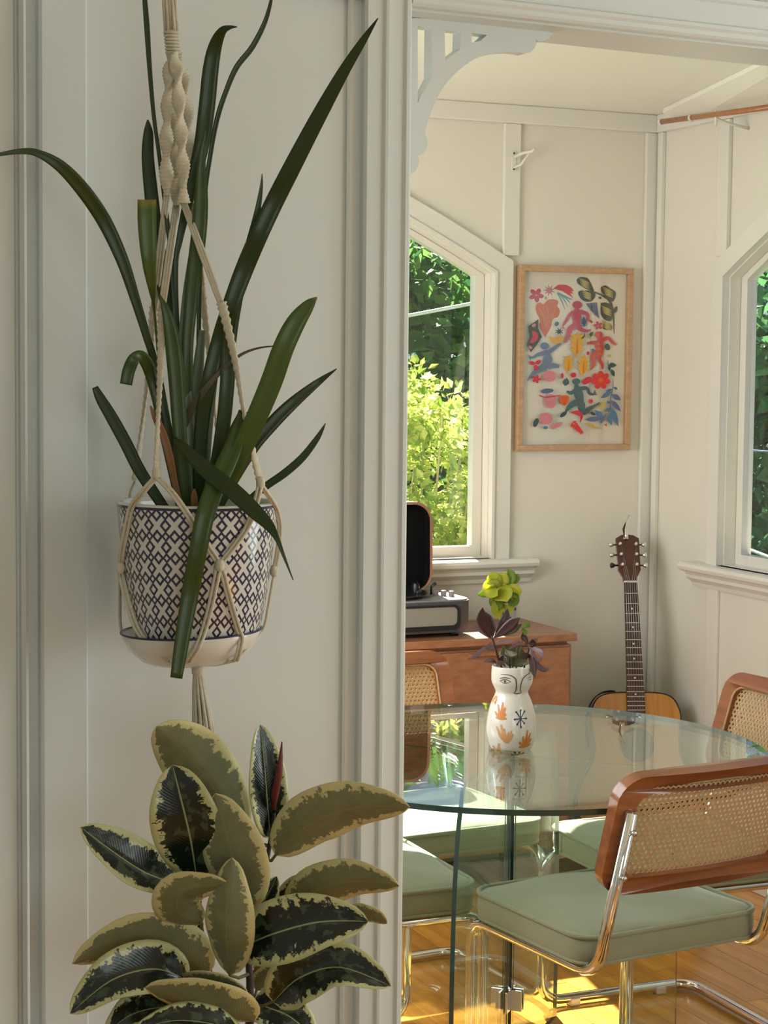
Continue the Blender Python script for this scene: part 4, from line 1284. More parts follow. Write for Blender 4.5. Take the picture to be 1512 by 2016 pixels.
sc_c = W(377, 1240, PD)
sau = empty('pot_saucer', (sc_c.x, sc_c.y, W(377, 1300, PD).z), 0, 'cream ceramic saucer with a dark rim under the hanging pot', 'saucer')
sz0 = W(377, 1302, PD).z
scf = lambda x, y, z: V((sc_c.x + x, sc_c.y + y, sz0 + z + x * 0.035))
ST = PZ0 - sz0
MB().lathe([(0.0, 0.0), (0.052, 0.0), (0.062, 0.004), (0.078, 0.019), (0.0875, ST + 0.006), (0.0865, ST + 0.0075), (0.0835, ST + 0.004), (0.074, 0.030), (0.0, 0.030)], scf, 56).build('dish', CERAM, sau, True)
MB().tube([scf(0.087 * math.cos(2 * math.pi * k / 56), 0.087 * math.sin(2 * math.pi * k / 56), ST + 0.0068) for k in range(56)], 0.0014, 6, True).build('dark_rim', NAVY, sau, True)

# ---- macrame hanger
mh = empty('macrame_plant_hanger', W(345, -40, PD), 0, 'cream cotton macrame plant hanger with twisted cords and a tassel', 'plant hanger')
def on_pot(px, py, off=0.0035, back=False):
    z = W(px, py, PD - 0.09).z
    r = (pr_at(z) if z > PZ0 else 0.088) + off
    if z < PZ0:
        f = max(0.0, min(1.0, (z - sz0) / (PZ0 - sz0)))
        r = 0.058 + 0.033 * f + off
    cxp = POT.x if z > PZ0 else sc_c.x
    D = PD - 0.07
    for _ in range(6):
        x = W(px, py, D).x - cxp
        D = PD + (-1 if not back else 1) * math.sqrt(max(0.0, r * r - x * x))
    return W(px, py, D)
def cord(px_pts, r=0.0021, name='cord', n=4, pair=0.0):
    P = [on_pot(*q_) if len(q_) == 2 else W(*q_) for q_ in px_pts]
    sp2 = [V(q_) for q_ in spline([tuple(q_) for q_ in P], n)]
    for s_ in ((-1, 1) if pair else (0,)):
        MB().tube([q_ + RT * pair * s_ for q_ in sp2], r, 7).build(name, CORD, mh, True)
def sinnet(px_pts, wid, turns, name='twisted_sinnet', n=12, knots=None, ridge=0.15):
    # half-knot spiral: a flat band that turns about its own axis, ridged by its knots
    P = [W(*q_) for q_ in px_pts]
    sp2 = [V(q_) for q_ in spline([tuple(q_) for q_ in P], n)]
    ln = len(sp2)
    kn = knots or ln / 2.0
    rs = [wid * (1.0 + ridge * math.sin(2 * math.pi * kn * i / ln)) for i in range(ln)]
    MB().tube(sp2, rs, 10, flat=lambda i: 2 * math.pi * turns * i / ln).build(name, CORD, mh, True)
# hook, top bundle and wrap
hkp = W(336, -20, PD)
hook_top = V((hkp.x, hkp.y, 2.648))
tag(MB().tube(fillet([hook_top, V((hkp.x, hkp.y, 2.60)), V((hkp.x + 0.016, hkp.y, 2.585)), V((hkp.x + 0.012, hkp.y, 2.565)), V((hkp.x - 0.004, hkp.y, 2.572))], 0.012, 4), 0.003, 8).build('ceiling_hook', STEEL, None, True),
    'small steel hook in the ceiling holding the macrame hanger', 'hook')
for k in range(5):
    ox = (k - 2) * 0.0036
    MB().tube([V((hkp.x, hkp.y, 2.568)), V((hkp.x + ox, hkp.y, 2.4)), W(333, -10, PD) + RT * ox, W(338, 70, PD - 0.004 * (k % 2)) + RT * ox], 0.0022, 7).build('cord', CORD, mh, True)
MB().tube([W(337, 60, PD), W(338, 66, PD), W(341, 104, PD), W(342, 110, PD)], [0.0055, 0.0075, 0.0075, 0.0055], 14).build('wrap_knot', CORD, mh, True)
for k in range(7):
    c_ = W(337 + 0.6 * k, 64 + 6.6 * k, PD)
    MB().tube([c_ + V((0.0078 * math.cos(a), 0.0078 * math.sin(a), 0.0008 * math.sin(a))) for a in [2 * math.pi * j / 14 for j in range(14)]], 0.0019, 6, True).build('wrap_turn', CORD, mh, True)
sinnet([(341, 108, 2.335, ), (334, 140, 2.328), (331, 200, 2.325), (328, 260, 2.322), (327, 320, 2.322), (329, 385, 2.325)], 0.0088, 2.3, n=48, knots=44, ridge=0.07)
sinnet([(343, 108, 2.33), (350, 150, 2.318), (353, 210, 2.312), (357, 270, 2.312), (360, 330, 2.314), (361, 400, 2.318)], 0.0088, 2.3, n=48, knots=44, ridge=0.07)
sinnet([(342, 110, 2.345), (342, 160, 2.345), (345, 230, 2.345), (347, 300, 2.345), (348, 360, 2.345), (348, 405, 2.345)], 0.0088, 2.3, n=48, knots=44, ridge=0.07)
sinnet([(345, 108, 2.345), (360, 150, 2.352), (368, 210, 2.352), (373, 270, 2.352), (377, 330, 2.352), (378, 400, 2.35)], 0.0088, 2.3, n=48, knots=44, ridge=0.07)
# straight cords below the spirals
def bundle(a, b, k=3, sp=0.0032):
    A, Bb = W(*a), W(*b)
    for j in range(k):
        o_ = RT * (j - (k - 1) / 2) * sp
        MB().tube([A + o_ * 0.8, (A + Bb) / 2 + o_, Bb + o_ * 0.8], 0.0019, 6).build('cord', CORD, mh, True)
bundle((329, 382, 2.325), (303, 610, 2.37))
bundle((348, 400, 2.345), (318, 612, 2.31))
bundle((361, 398, 2.318), (436, 600, 2.28))
bundle((378, 398, 2.35), (398, 560, 2.40))
# square-knot lengths that spread out to the rim
sinnet([(303, 605, 2.37), (293, 720, 2.40), (281, 830, 2.42), (266, 945, 2.425)], 0.0055, 0.4, 'square_knot_sinnet', 40, 22)
sinnet([(319, 608, 2.31), (316, 720, 2.285), (311, 830, 2.258), (308, 925, 2.246)], 0.0056, 0.35, 'square_knot_sinnet', 40, 24)
sinnet([(436, 595, 2.28), (462, 705, 2.275), (484, 830, 2.27), (512, 945, 2.275)], 0.0058, 0.4, 'square_knot_sinnet', 40, 24)
sinnet([(397, 555, 2.40), (410, 680, 2.43), (424, 800, 2.445), (438, 940, 2.445)], 0.0054, 0.4, 'square_knot_sinnet', 40, 22)
# net around the pot
def knot(p, r=0.0055):
    MB().tube([p + V((0, 0, 0.007)), p + V((0, 0, 0.003)), p + V((0, 0, -0.003)), p + V((0, 0, -0.007))], [r * 0.6, r, r, r * 0.6], 9).build('knot', CORD, mh, True)
knot(W(308, 932, 2.244))
knot(W(513, 950, 2.272))
for off_ in (0.0023,):
    cord([(308, 938, 2.244), (282, 968, 2.248), (258, 1000), (247, 1050), (240, 1085), (237, 1115)], pair=off_)
    cord([(308, 938, 2.244), (335, 965, 2.236), (368, 1010), (400, 1062), (432, 1110)], pair=off_)
    cord([(512, 955, 2.272), (505, 985, 2.262), (488, 1035), (462, 1075), (434, 1110)], pair=off_)
    cord([(514, 955, 2.272), (535, 985, 2.30), (547, 1010, 2.335), (551, 1040, 2.345), (549, 1075, 2.345), (541, 1120, 2.345)], pair=0.0015)
knot(on_pot(433, 1113, 0.006))
knot(on_pot(237, 1118, 0.005))
knot(W(540, 1124, 2.345))
cord([(430, 1118), (415, 1190), (400, 1245), (388, 1275), (370, 1303)], pair=0.0024)
cord([(436, 1118), (452, 1180), (468, 1235), (475, 1258), (470, 1285), (464, 1300)], pair=0.002)
cord([(237, 1124), (250, 1180), (268, 1235), (290, 1265), (335, 1302)], pair=0.0024)
cord([(236, 1124, 2.35), (236, 1180, 2.36), (237, 1232, 2.36), (248, 1258, 2.355), (272, 1285, 2.345), (330, 1303, 2.33)], r=0.0021)
cord([(540, 1128, 2.345), (531, 1180, 2.345), (521, 1232, 2.345), (508, 1255, 2.335), (488, 1278, 2.31), (468, 1298, 2.29)], r=0.0021)
cord([(266, 948, 2.425), (255, 985, 2.43), (262, 1100, 2.44), (275, 1230, 2.43), (330, 1300, 2.37), (388, 1306, 2.345)], r=0.0021)
cord([(438, 945, 2.445), (440, 1100, 2.44), (420, 1240, 2.425), (392, 1306, 2.345)], r=0.0021)
ga = W(388, 1310, PD)
for q_ in ((370, 1303), (464, 1300), (335, 1302)):
    P = on_pot(*q_)
    MB().tube([P, (P + ga) / 2 + V((0, 0, -0.002)), ga], 0.0022, 6).build('cord', CORD, mh, True)
MB().tube([W(389, 1304, PD), W(389, 1308, PD), W(390, 1326, PD), W(390, 1330, PD)], [0.005, 0.0078, 0.0078, 0.005], 14).build('gathering_knot', CORD, mh, True)
for k in range(11):
    a = 2 * math.pi * k / 11
    s_ = 0.006 if k else 0
    o_ = V((math.cos(a), math.sin(a), 0))
    dx = 12 * math.cos(a) + 8
    MB().tube([W(389, 1324, PD) + o_ * 0.004, W(390 + dx * 0.3, 1360, PD) + o_ * 0.005, W(393 + dx * 0.7, 1420, PD) + o_ * 0.006, W(398 + dx, 1495 + (k * 7) % 18, PD) + o_ * 0.007], [0.0019, 0.0021, 0.0022, 0.0018], 6).build('tassel_strand', CORD, mh, True)
# ================================================================== rubber plant
def rubber_mat(name, top):
    m, t, p = newmat(name)
    uv = t.nodes.new('ShaderNodeUVMap')
    sx = t.nodes.new('ShaderNodeSeparateXYZ')
    t.links.new(uv.outputs[0], sx.inputs[0])
    oi = t.nodes.new('ShaderNodeObjectInfo')
    rv = mth(t, 'MULTIPLY', oi.outputs['Random'], 37.0)
    cmb = t.nodes.new('ShaderNodeCombineXYZ')
    t.links.new(mth(t, 'MULTIPLY', sx.outputs[0], 9.0), cmb.inputs[0])
    t.links.new(mth(t, 'MULTIPLY', sx.outputs[1], 1.2), cmb.inputs[1])
    t.links.new(rv, cmb.inputs[2])
    na = noise(t, 2.2, 4, cmb.outputs[0], 0.65)
    # margin: cream where the distance from the midrib passes a ragged line
    edge = mth(t, 'ADD', mth(t, 'ABSOLUTE', sx.outputs[1]), mth(t, 'MULTIPLY_ADD', na, 1.2, -0.62))
    tipf = mth(t, 'MULTIPLY', mth(t, 'POWER', mth(t, 'ABSOLUTE', mth(t, 'MULTIPLY_ADD', sx.outputs[0], 2.0, -1.0)), 4.0), 0.30)
    edge = mth(t, 'ADD', edge, tipf)
    def step(v, lo, hi):
        mr = t.nodes.new('ShaderNodeMapRange')
        mr.inputs[1].default_value, mr.inputs[2].default_value = lo, hi
        t.links.new(v, mr.inputs[0])
        return mr.outputs[0]
    cmb2 = t.nodes.new('ShaderNodeCombineXYZ')
    t.links.new(mth(t, 'MULTIPLY', sx.outputs[0], 7.0), cmb2.inputs[0])
    t.links.new(mth(t, 'MULTIPLY', sx.outputs[1], 1.6), cmb2.inputs[1])
    t.links.new(mth(t, 'ADD', rv, 11.0), cmb2.inputs[2])
    nb = noise(t, 1.7, 2, cmb2.outputs[0])
    if top:
        dark, grey, cream, rib = (0.006, 0.012, 0.006, 1), (0.045, 0.065, 0.035, 1), (0.58, 0.57, 0.27, 1), (0.32, 0.36, 0.15, 1)
    else:
        dark, grey, cream, rib = (0.150, 0.155, 0.070, 1), (0.24, 0.24, 0.12, 1), (0.62, 0.55, 0.26, 1), (0.26, 0.22, 0.09, 1)
    c_ = mixrgb(t, dark, grey, step(nb, 0.54, 0.60) if top else nb)
    c_ = mixrgb(t, c_, cream, step(edge, 0.70, 0.75))
    c_ = mixrgb(t, c_, rib, step(mth(t, 'ABSOLUTE', sx.outputs[1]), 0.035, 0.015))
    t.links.new(c_, p.inputs['Base Color'])
    p.inputs['Roughness'].default_value = 0.26 if top else 0.5
    p.inputs['Coat Weight'].default_value = 0.25 if top else 0.0
    # fine side veins
    wv = t.nodes.new('ShaderNodeTexWave')
    wv.inputs['Scale'].default_value = 3.0
    cm3 = t.nodes.new('ShaderNodeCombineXYZ')
    t.links.new(mth(t, 'ADD', mth(t, 'MULTIPLY', sx.outputs[0], 4.0), mth(t, 'MULTIPLY', mth(t, 'ABSOLUTE', sx.outputs[1]), -0.8)), cm3.inputs[0])
    t.links.new(cm3.outputs[0], wv.inputs['Vector'])
    bump(t, p, wv.outputs['Fac'], 0.10, 0.001)
    return m
RTOP, RBOT = rubber_mat('rubber_leaf_upper', True), rubber_mat('rubber_leaf_under', False)
def broad_leaf(name, pts, wid, normal, parent, mats=None, fold=0.25, cup=0.0, nx=18, ny=10, thick=0.0006, tipdrop=0.0, shape=1.0, wave=0.03):
    """pts: base .. tip as (px, py, D); wid in px; normal: where the upper side faces."""
    mats = mats or [RTOP, RBOT]
    sp2 = spline(pts, max(3, nx // (len(pts) - 1)))
    C = [W(*p_) for p_ in sp2]
    m = len(C)
    Dm = sum(p_[2] for p_ in pts) / len(pts)
    hw_ = wid * Dm / FPX / 2
    N0 = V(normal).normalized()
    tv, faces, uvs, mi = [], [], [], []
    top, botm = [], []
    for i in range(m):
        s_ = i / (m - 1)
        T = (C[min(i + 1, m - 1)] - C[max(i - 1, 0)]).normalized()
        lat = T.cross(N0)
        lat = lat.normalized() if lat.length > 1e-5 else T.orthogonal().normalized()
        nr = lat.cross(T).normalized()
        prof = (math.sin(math.pi * min(1.0, s_ ** 0.84)) ** 0.70) * shape if s_ < 1 else 0.0
        prof = max(prof, 0.004) * (1.0 if s_ < 0.93 else max(0.05, 1.0 - (s_ - 0.93) * 6))
        for k in range(ny + 1):
            a = -1 + 2 * k / ny
            q_ = C[i] + lat * hw_ * prof * a * math.cos(fold * 0.9)
            lift = hw_ * prof * (fold * abs(a) + cup * a * a + wave * math.sin(s_ * 17 + a * 3) * abs(a))
            top.append(q_ + nr * (lift + thick))
            botm.append(q_ + nr * (lift - thick))
    n1 = ny + 1
    tot = len(top)
    for i in range(m - 1):
        for k in range(ny):
            a, b, c_, d_ = i * n1 + k, i * n1 + k + 1, (i + 1) * n1 + k + 1, (i + 1) * n1 + k
            u_ = [(i / (m - 1), -1 + 2 * k / ny), (i / (m - 1), -1 + 2 * (k + 1) / ny), ((i + 1) / (m - 1), -1 + 2 * (k + 1) / ny), ((i + 1) / (m - 1), -1 + 2 * k / ny)]
            faces.append([a, b, c_, d_]); uvs.append(u_); mi.append(0)
            faces.append([tot + d_, tot + c_, tot + b, tot + a]); uvs.append(u_[::-1]); mi.append(1)
        for k in (0, ny):
            a, b = i * n1 + k, (i + 1) * n1 + k
            e_ = -1 if k == 0 else 1
            u_ = [(i / (m - 1), e_), ((i + 1) / (m - 1), e_), ((i + 1) / (m - 1), e_), (i / (m - 1), e_)]
            faces.append([a, b, tot + b, tot + a] if k == 0 else [b, a, tot + a, tot + b]); uvs.append(u_); mi.append(1)
    o = mesh_obj(name, top + botm, faces, mats, parent, True, uvs, mi)
    # make sure the upper side looks along the given normal
    f0 = o.data.polygons[(m // 2) * (2 * ny + 2) + 2 * (ny // 2)]
    if f0.normal.dot(N0) < 0:
        o.data.flip_normals()
    return o
rbp = V((W(450, 1990, 2.24).x, 2.24, 0))
rub = empty('rubber_plant', rbp, 0, 'variegated rubber plant with cream-edged oval leaves below the hanging pot', 'potted plant')
STEMM = MAT('dark_plant_stem', (0.035, 0.022, 0.014, 1), 0.6, var=0.3, vscale=60, bmp=0.4)
PET = MAT('leaf_stalk', (0.13, 0.12, 0.04, 1), 0.5)
cam_n = (0.0, -1.0, 0.25)      # upper side to the viewer
awy = (0.0, 1.0, 0.35)         # underside to the viewer
RL = [
    # pts base..tip, width, normal, fold
    ([(478, 1640, 2.25), (412, 1540, 2.24), (356, 1472, 2.23), (308, 1430, 2.21)], 142, (-0.25, 1.0, 0.35), 0.18),
    ([(388, 1732, 2.19), (375, 1650, 2.17), (356, 1570, 2.165), (340, 1506, 2.17)], 146, (-0.15, -1.0, 0.25), 0.16),
    ([(352, 1742, 2.21), (285, 1718, 2.19), (215, 1672, 2.18), (158, 1628, 2.17)], 108, (0.25, -0.85, 0.75), 0.36),
    ([(486, 1792, 2.17), (466, 1720, 2.155), (446, 1640, 2.15), (424, 1562, 2.155)], 142, (0.35, 1.0, 0.1), 0.14),
    ([(532, 1650, 2.24), (526, 1580, 2.235), (520, 1500, 2.235), (512, 1426, 2.24)], 86, (0.45, -1.0, 0.15), 0.28),
    ([(542, 1684, 2.21), (610, 1622, 2.19), (700, 1590, 2.18), (807, 1589, 2.17)], 128, (0.1, 1.0, 0.40), 0.20),
    ([(548, 1790, 2.26), (568, 1765, 2.255), (590, 1742, 2.25), (614, 1726, 2.25)], 52, (0.4, -0.6, 0.8), 0.15),
    ([(566, 1786, 2.23), (625, 1752, 2.21), (700, 1734, 2.20), (786, 1744, 2.19)], 104, (0.15, 1.0, 0.4), 0.20),
    ([(688, 1786, 2.24), (712, 1798, 2.235), (740, 1806, 2.23), (762, 1818, 2.23)], 46, (0.1, 0.9, 0.5), 0.15),
    ([(468, 1868, 2.17), (540, 1838, 2.14), (630, 1815, 2.125), (726, 1814, 2.12)], 134, (-0.05, -1.0, 0.35), 0.20),
    ([(398, 1818, 2.18), (352, 1795, 2.155), (362, 1755, 2.14), (450, 1738, 2.13)], 104, (-0.1, 1.0, 0.4), 0.18),
    ([(452, 1920, 2.16), (446, 1850, 2.13), (448, 1770, 2.125), (457, 1688, 2.135)], 112, (0.30, 1.0, 0.0), 0.30),
    ([(408, 1922, 2.20), (350, 1870, 2.18), (255, 1852, 2.165), (142, 1897, 2.15)], 126, (-0.1, 1.0, 0.45), 0.20),
    ([(368, 1930, 2.17), (305, 1908, 2.14), (220, 1930, 2.12), (138, 1996, 2.11)], 116, (-0.15, -1.0, 0.6), 0.30),
    ([(362, 1926, 2.16), (400, 1930, 2.135), (445, 1938, 2.13), (487, 1952, 2.125)], 58, (0.0, 0.8, 0.7), 0.15),
    ([(500, 2010, 2.14), (440, 1985, 2.11), (360, 1965, 2.10), (286, 1944, 2.10)], 124, (0.0, 0.85, 0.6), 0.15),
    ([(538, 1972, 2.18), (590, 1925, 2.16), (670, 1905, 2.15), (770, 1942, 2.14)], 122, (0.35, -0.9, 0.6), 0.40),
    ([(496, 1975, 2.21), (530, 1985, 2.20), (575, 2005, 2.195), (622, 2050, 2.19)], 104, (0.4, -0.75, 0.65), 0.22),
    ([(500, 1912, 2.26), (535, 1895, 2.255), (575, 1880, 2.25), (612, 1872, 2.25)], 52, (0.0, 0.8, 0.6), 0.15),
    ([(505, 1950, 2.24), (515, 1930, 2.24), (530, 1915, 2.24), (542, 1904, 2.24)], 40, (0.2, 0.9, 0.4), 0.12),
    ([(395, 1870, 2.24), (376, 1850, 2.24), (364, 1832, 2.24), (358, 1812, 2.24)], 44, (0.1, 0.95, 0.3), 0.12),
    ([(360, 1985, 2.15), (310, 1985, 2.13), (255, 2000, 2.12), (205, 2040, 2.12)], 96, (-0.1, -0.6, 0.9), 0.25),
    ([(495, 2050, 2.12), (430, 2020, 2.09), (345, 2010, 2.08), (262, 2030, 2.075)], 90, (-0.05, -0.5, 0.9), 0.20),
    ([(470, 1830, 2.23), (500, 1800, 2.24), (525, 1765, 2.245), (545, 1725, 2.25)], 56, (0.2, -0.9, 0.3), 0.2),
    ([(410, 1900, 2.23), (390, 1880, 2.235), (350, 1850, 2.24), (300, 1838, 2.245)], 50, (0.0, -0.6, 0.9), 0.2),
]
sA = [rbp + V((0.0, 0, 0.36)), rbp + V((0.015, -0.005, 0.65)), W(491, 2016, 2.20), W(492, 1940, 2.20), W(491, 1868, 2.205), W(508, 1760, 2.215), W(528, 1680, 2.23), W(540, 1600, 2.235)]
sB = [rbp + V((0.0, 0, 0.62)), W(420, 1990, 2.22), W(412, 1920, 2.215), W(398, 1850, 2.20), W(392, 1780, 2.20), W(402, 1700, 2.22)]
stA = [V(q_) for q_ in spline([tuple(q_) for q_ in sA], 6)]
stB = [V(q_) for q_ in spline([tuple(q_) for q_ in sB], 6)]
MB().tube(stA, [0.0062 - 0.004 * i / len(stA) for i in range(len(stA))], 10).build('stem', STEMM, rub, True)
MB().tube(stB, [0.0058 - 0.0036 * i / len(stB) for i in range(len(stB))], 10).build('stem', STEMM, rub, True)
for i, (pts_, wd, nr_, fo) in enumerate(RL):
    lfo = broad_leaf('leaf', pts_, wd, nr_, rub, fold=fo, cup=0.06)
    b_ = W(*pts_[0])
    s_ = min(stA + stB, key=lambda q_: (q_ - b_).length + max(0, q_.z - b_.z + 0.006) * 2.0)
    MB().tube([s_, s_ * 0.45 + b_ * 0.55 + V((0, 0, -0.004)), b_, W(*pts_[0]).lerp(W(*pts_[1]), 0.15)], [0.0024, 0.002, 0.0018, 0.0012], 7).build('leaf_stalk', PET, lfo, True)
REDS = MAT('red_leaf_sheath', (0.16, 0.018, 0.016, 1), 0.4)
MB().tube([W(538, 1592, 2.232), W(542, 1560, 2.225), W(549, 1525, 2.222), W(553, 1490, 2.222), W(555, 1460, 2.222)], [0.003, 0.0046, 0.0042, 0.0026, 0.0006], 10).build('leaf_sheath', REDS, rub, True)
rpf = lambda x, y, z: rbp + V((x, y, z))
MB().lathe([(0.0, 0.0), (0.115, 0.0), (0.125, 0.02), (0.150, 0.34), (0.153, 0.37), (0.143, 0.372), (0.140, 0.35), (0.0, 0.345)], rpf, 40).build('pot', MAT('terracotta', (0.38, 0.17, 0.09, 1), 0.8), rub, True)
MB().lathe([(0.0, 0.356), (0.10, 0.355), (0.139, 0.350)], rpf, 32).build('soil', SOIL, rub, True)

# ================================================================== face vase on the table
VB = WZ(1008, 1481, TZ)
VC = V((VB.x, VB.y + 0.036, TZ))
vz = lambda py: W(1008, py, VC.y).z - TZ
vpx = VC.y / FPX
vprof = [(34, 1479), (42, 1470), (47.5, 1455), (50.5, 1438), (49, 1415), (44, 1392), (38, 1376), (33.5, 1366), (32.5, 1360), (36, 1352), (40.5, 1342), (41.5, 1330), (41, 1318), (40.5, 1311)]
vp = spline([(r * vpx, max(0.001, vz(y))) for r, y in vprof], 4)
fv = empty('face_vase', VC, 0, 'white ceramic vase painted with a face and orange coral motifs on the glass table', 'vase')
vf = lambda x, y, z: VC + V((x, y, z))
rim_r, rim_z = vp[-1]
prof_in = vp + [(rim_r - 0.002, rim_z + 0.0015), (rim_r - 0.004, rim_z - 0.001), (rim_r - 0.005, rim_z - 0.03), (0.0, rim_z - 0.035)]
VASEW = MAT('ivory_glaze', (0.78, 0.73, 0.64, 1), 0.18, var=0.03, coat=0.4)
MB().lathe([(0.0, 0.001)] + prof_in, vf, 56).build('vase_body', VASEW, fv, True)
def v_r(z):
    for a, b in zip(vp, vp[1:]):
        if a[1] <= z <= b[1]:
            return a[0] + (b[0] - a[0]) * (z - a[1]) / max(1e-6, b[1] - a[1])
    return vp[0][0] if z < vp[0][1] else vp[-1][0]
def v_pt(px, py, off=0.0004):
    z = vz(py)
    r = v_r(z)
    x = max(-0.985 * r, min(0.985 * r, (px - 1008) * vpx))
    y = -math.sqrt(r * r - x * x)
    d_ = V((x, y, 0)).normalized()
    return VC + V((x, y, z)) + d_ * off
def paint(strokes, m_, name):
    mb = MB()
    for pts_, ws in strokes:
        ws = ws if isinstance(ws, (list, tuple)) else [ws] * len(pts_)
        sp2 = spline([(a[0], a[1], b) for a, b in zip(pts_, ws)], 4)
        Lr, Rr = [], []
        for i, (x, y, w_) in enumerate(sp2):
            a, b = sp2[max(i - 1, 0)], sp2[min(i + 1, len(sp2) - 1)]
            dx, dy = b[0] - a[0], b[1] - a[1]
            l = math.hypot(dx, dy) or 1
            Lr.append(v_pt(x - dy / l * w_ / 2, y + dx / l * w_ / 2))
            Rr.append(v_pt(x + dy / l * w_ / 2, y - dx / l * w_ / 2))
        n = len(Lr)
        mb.add(Lr + Rr, [[i, i + 1, n + i + 1, n + i] for i in range(n - 1)])
    return mb.build(name, m_, fv, fix=False)
def c2p(x, y):                      # from the enlarged view of the vase
    return (920 + x * 180 / 907.0, 1100 + y * 400 / 2016.0)
INK = MAT('dark_brown_paint', (0.06, 0.04, 0.02, 1), 0.4)
NAVYP = MAT('navy_paint', (0.012, 0.015, 0.05, 1), 0.4)
ORP = MAT('burnt_orange_paint', (0.66, 0.24, 0.05, 1), 0.45)
PEP = MAT('peach_paint', (0.68, 0.36, 0.16, 1), 0.45)
def cs(l, w_):
    return ([c2p(*q_) for q_ in l], w_)
paint([cs([(310, 1165), (360, 1150), (415, 1158)], [1, 2, 1]), cs([(320, 1122), (400, 1122), (460, 1155), (475, 1220), (470, 1280), (450, 1305)], [0.8, 1.6, 2, 2, 1.6, 1]),
       cs([(450, 1305), (490, 1312), (528, 1303)], [1, 2.2, 1]), cs([(528, 1300), (515, 1270), (525, 1190), (555, 1140), (610, 1108)], [1, 1.6, 2, 1.8, 1]),
       cs([(312, 1188), (345, 1172), (385, 1172), (418, 1190)], [1, 1.6, 1.6, 1]), cs([(318, 1190), (360, 1205), (415, 1190)], [0.8, 1.2, 0.8]),
       cs([(356, 1180), (366, 1196)], [3.5, 3.5]), cs([(584, 1165), (610, 1155), (628, 1152)], [0.7, 1, 0.7]), cs([(590, 1182), (615, 1176), (632, 1180)], [0.7, 1, 0.7])], INK, 'painted_face')
def coral(cx_, cy_, tips, m_):
    paint([cs([(cx_, cy_), ((cx_ + tx) / 2 + (tx - cx_) * 0.12, (cy_ + ty) / 2), (tx, ty)], [5.5, 5, 3]) for tx, ty in tips], m_, 'painted_coral')
coral(320, 1548, [(270, 1490), (275, 1545), (300, 1420), (345, 1395), (368, 1440), (378, 1545), (372, 1500)], ORP)
coral(385, 1780, [(285, 1630), (300, 1690), (325, 1605), (355, 1640), (400, 1670), (430, 1660), (445, 1690)], PEP)
coral(560, 1825, [(510, 1770), (505, 1825), (545, 1715), (590, 1660), (622, 1690), (630, 1750), (628, 1805)], ORP)
coral(300, 1900, [(255, 1830), (270, 1860), (310, 1795), (320, 1840), (340, 1885)], PEP)
coral(260, 1420, [(268, 1370), (285, 1350), (255, 1400)], ORP)
def sprig(cx_, cy_, tips):
    st_ = [cs([(cx_, cy_), (tx, ty)], [1.8, 2.2]) for tx, ty in tips]
    st_ += [cs([(tx - 8, ty), (tx + 8, ty + 2)], [3.5, 3.5]) for tx, ty in tips]
    paint(st_, NAVYP, 'painted_sprig')
sprig(520, 1545, [(475, 1480), (520, 1465), (558, 1478), (460, 1550), (575, 1545), (485, 1598), (555, 1590), (522, 1625)])
sprig(490, 1915, [(440, 1912), (470, 1885), (520, 1885), (560, 1900)])

# purple-leaved cuttings in the vase
PURT = leaf_mat('purple_leaf', (0.050, 0.020, 0.022, 1), (0.11, 0.05, 0.045, 1), 0.3, 0.2, 8)
PURL = leaf_mat('mauve_leaf', (0.18, 0.09, 0.10, 1), (0.34, 0.22, 0.22, 1), 0.35, 0.3, 8)
GRYL = leaf_mat('olive_leaf', (0.10, 0.10, 0.04, 1), (0.22, 0.20, 0.09, 1), 0.4, 0.3, 8)
LIME = leaf_mat('lime_leaf', (0.60, 0.68, 0.06, 1), (0.90, 0.88, 0.20, 1), 0.35, 0.62, 6)
LIMD = leaf_mat('green_lime_leaf', (0.22, 0.36, 0.04, 1), (0.36, 0.50, 0.08, 1), 0.35, 0.5, 6)
vpl = empty('purple_cuttings', VC + V((0, 0, rim_z - 0.03)), 0, 'cuttings with purple-brown lance leaves standing in the face vase', 'plant')
DV = VC.y
def vstem(pts_, r=0.0016, m_=STEMM):
    MB().tube([V(q_) for q_ in spline([tuple(W(*q_)) for q_ in pts_], 4)], r, 7).build('stem', m_, vpl, True)
vstem([(990, 1320, DV), (982, 1300, DV - 0.01), (975, 1275, DV - 0.02), (968, 1252, DV - 0.02)], 0.0024)
vstem([(1030, 1322, DV), (1036, 1298, DV), (1040, 1282, DV), (1042, 1270, DV)], 0.002)
vstem([(1015, 1322, DV + 0.01), (1027, 1270, DV + 0.01), (1030, 1235, DV + 0.01)], 0.0015, PET)
vstem([(1005, 1322, DV), (1003, 1300, DV), (1000, 1280, DV + 0.01)], 0.002)
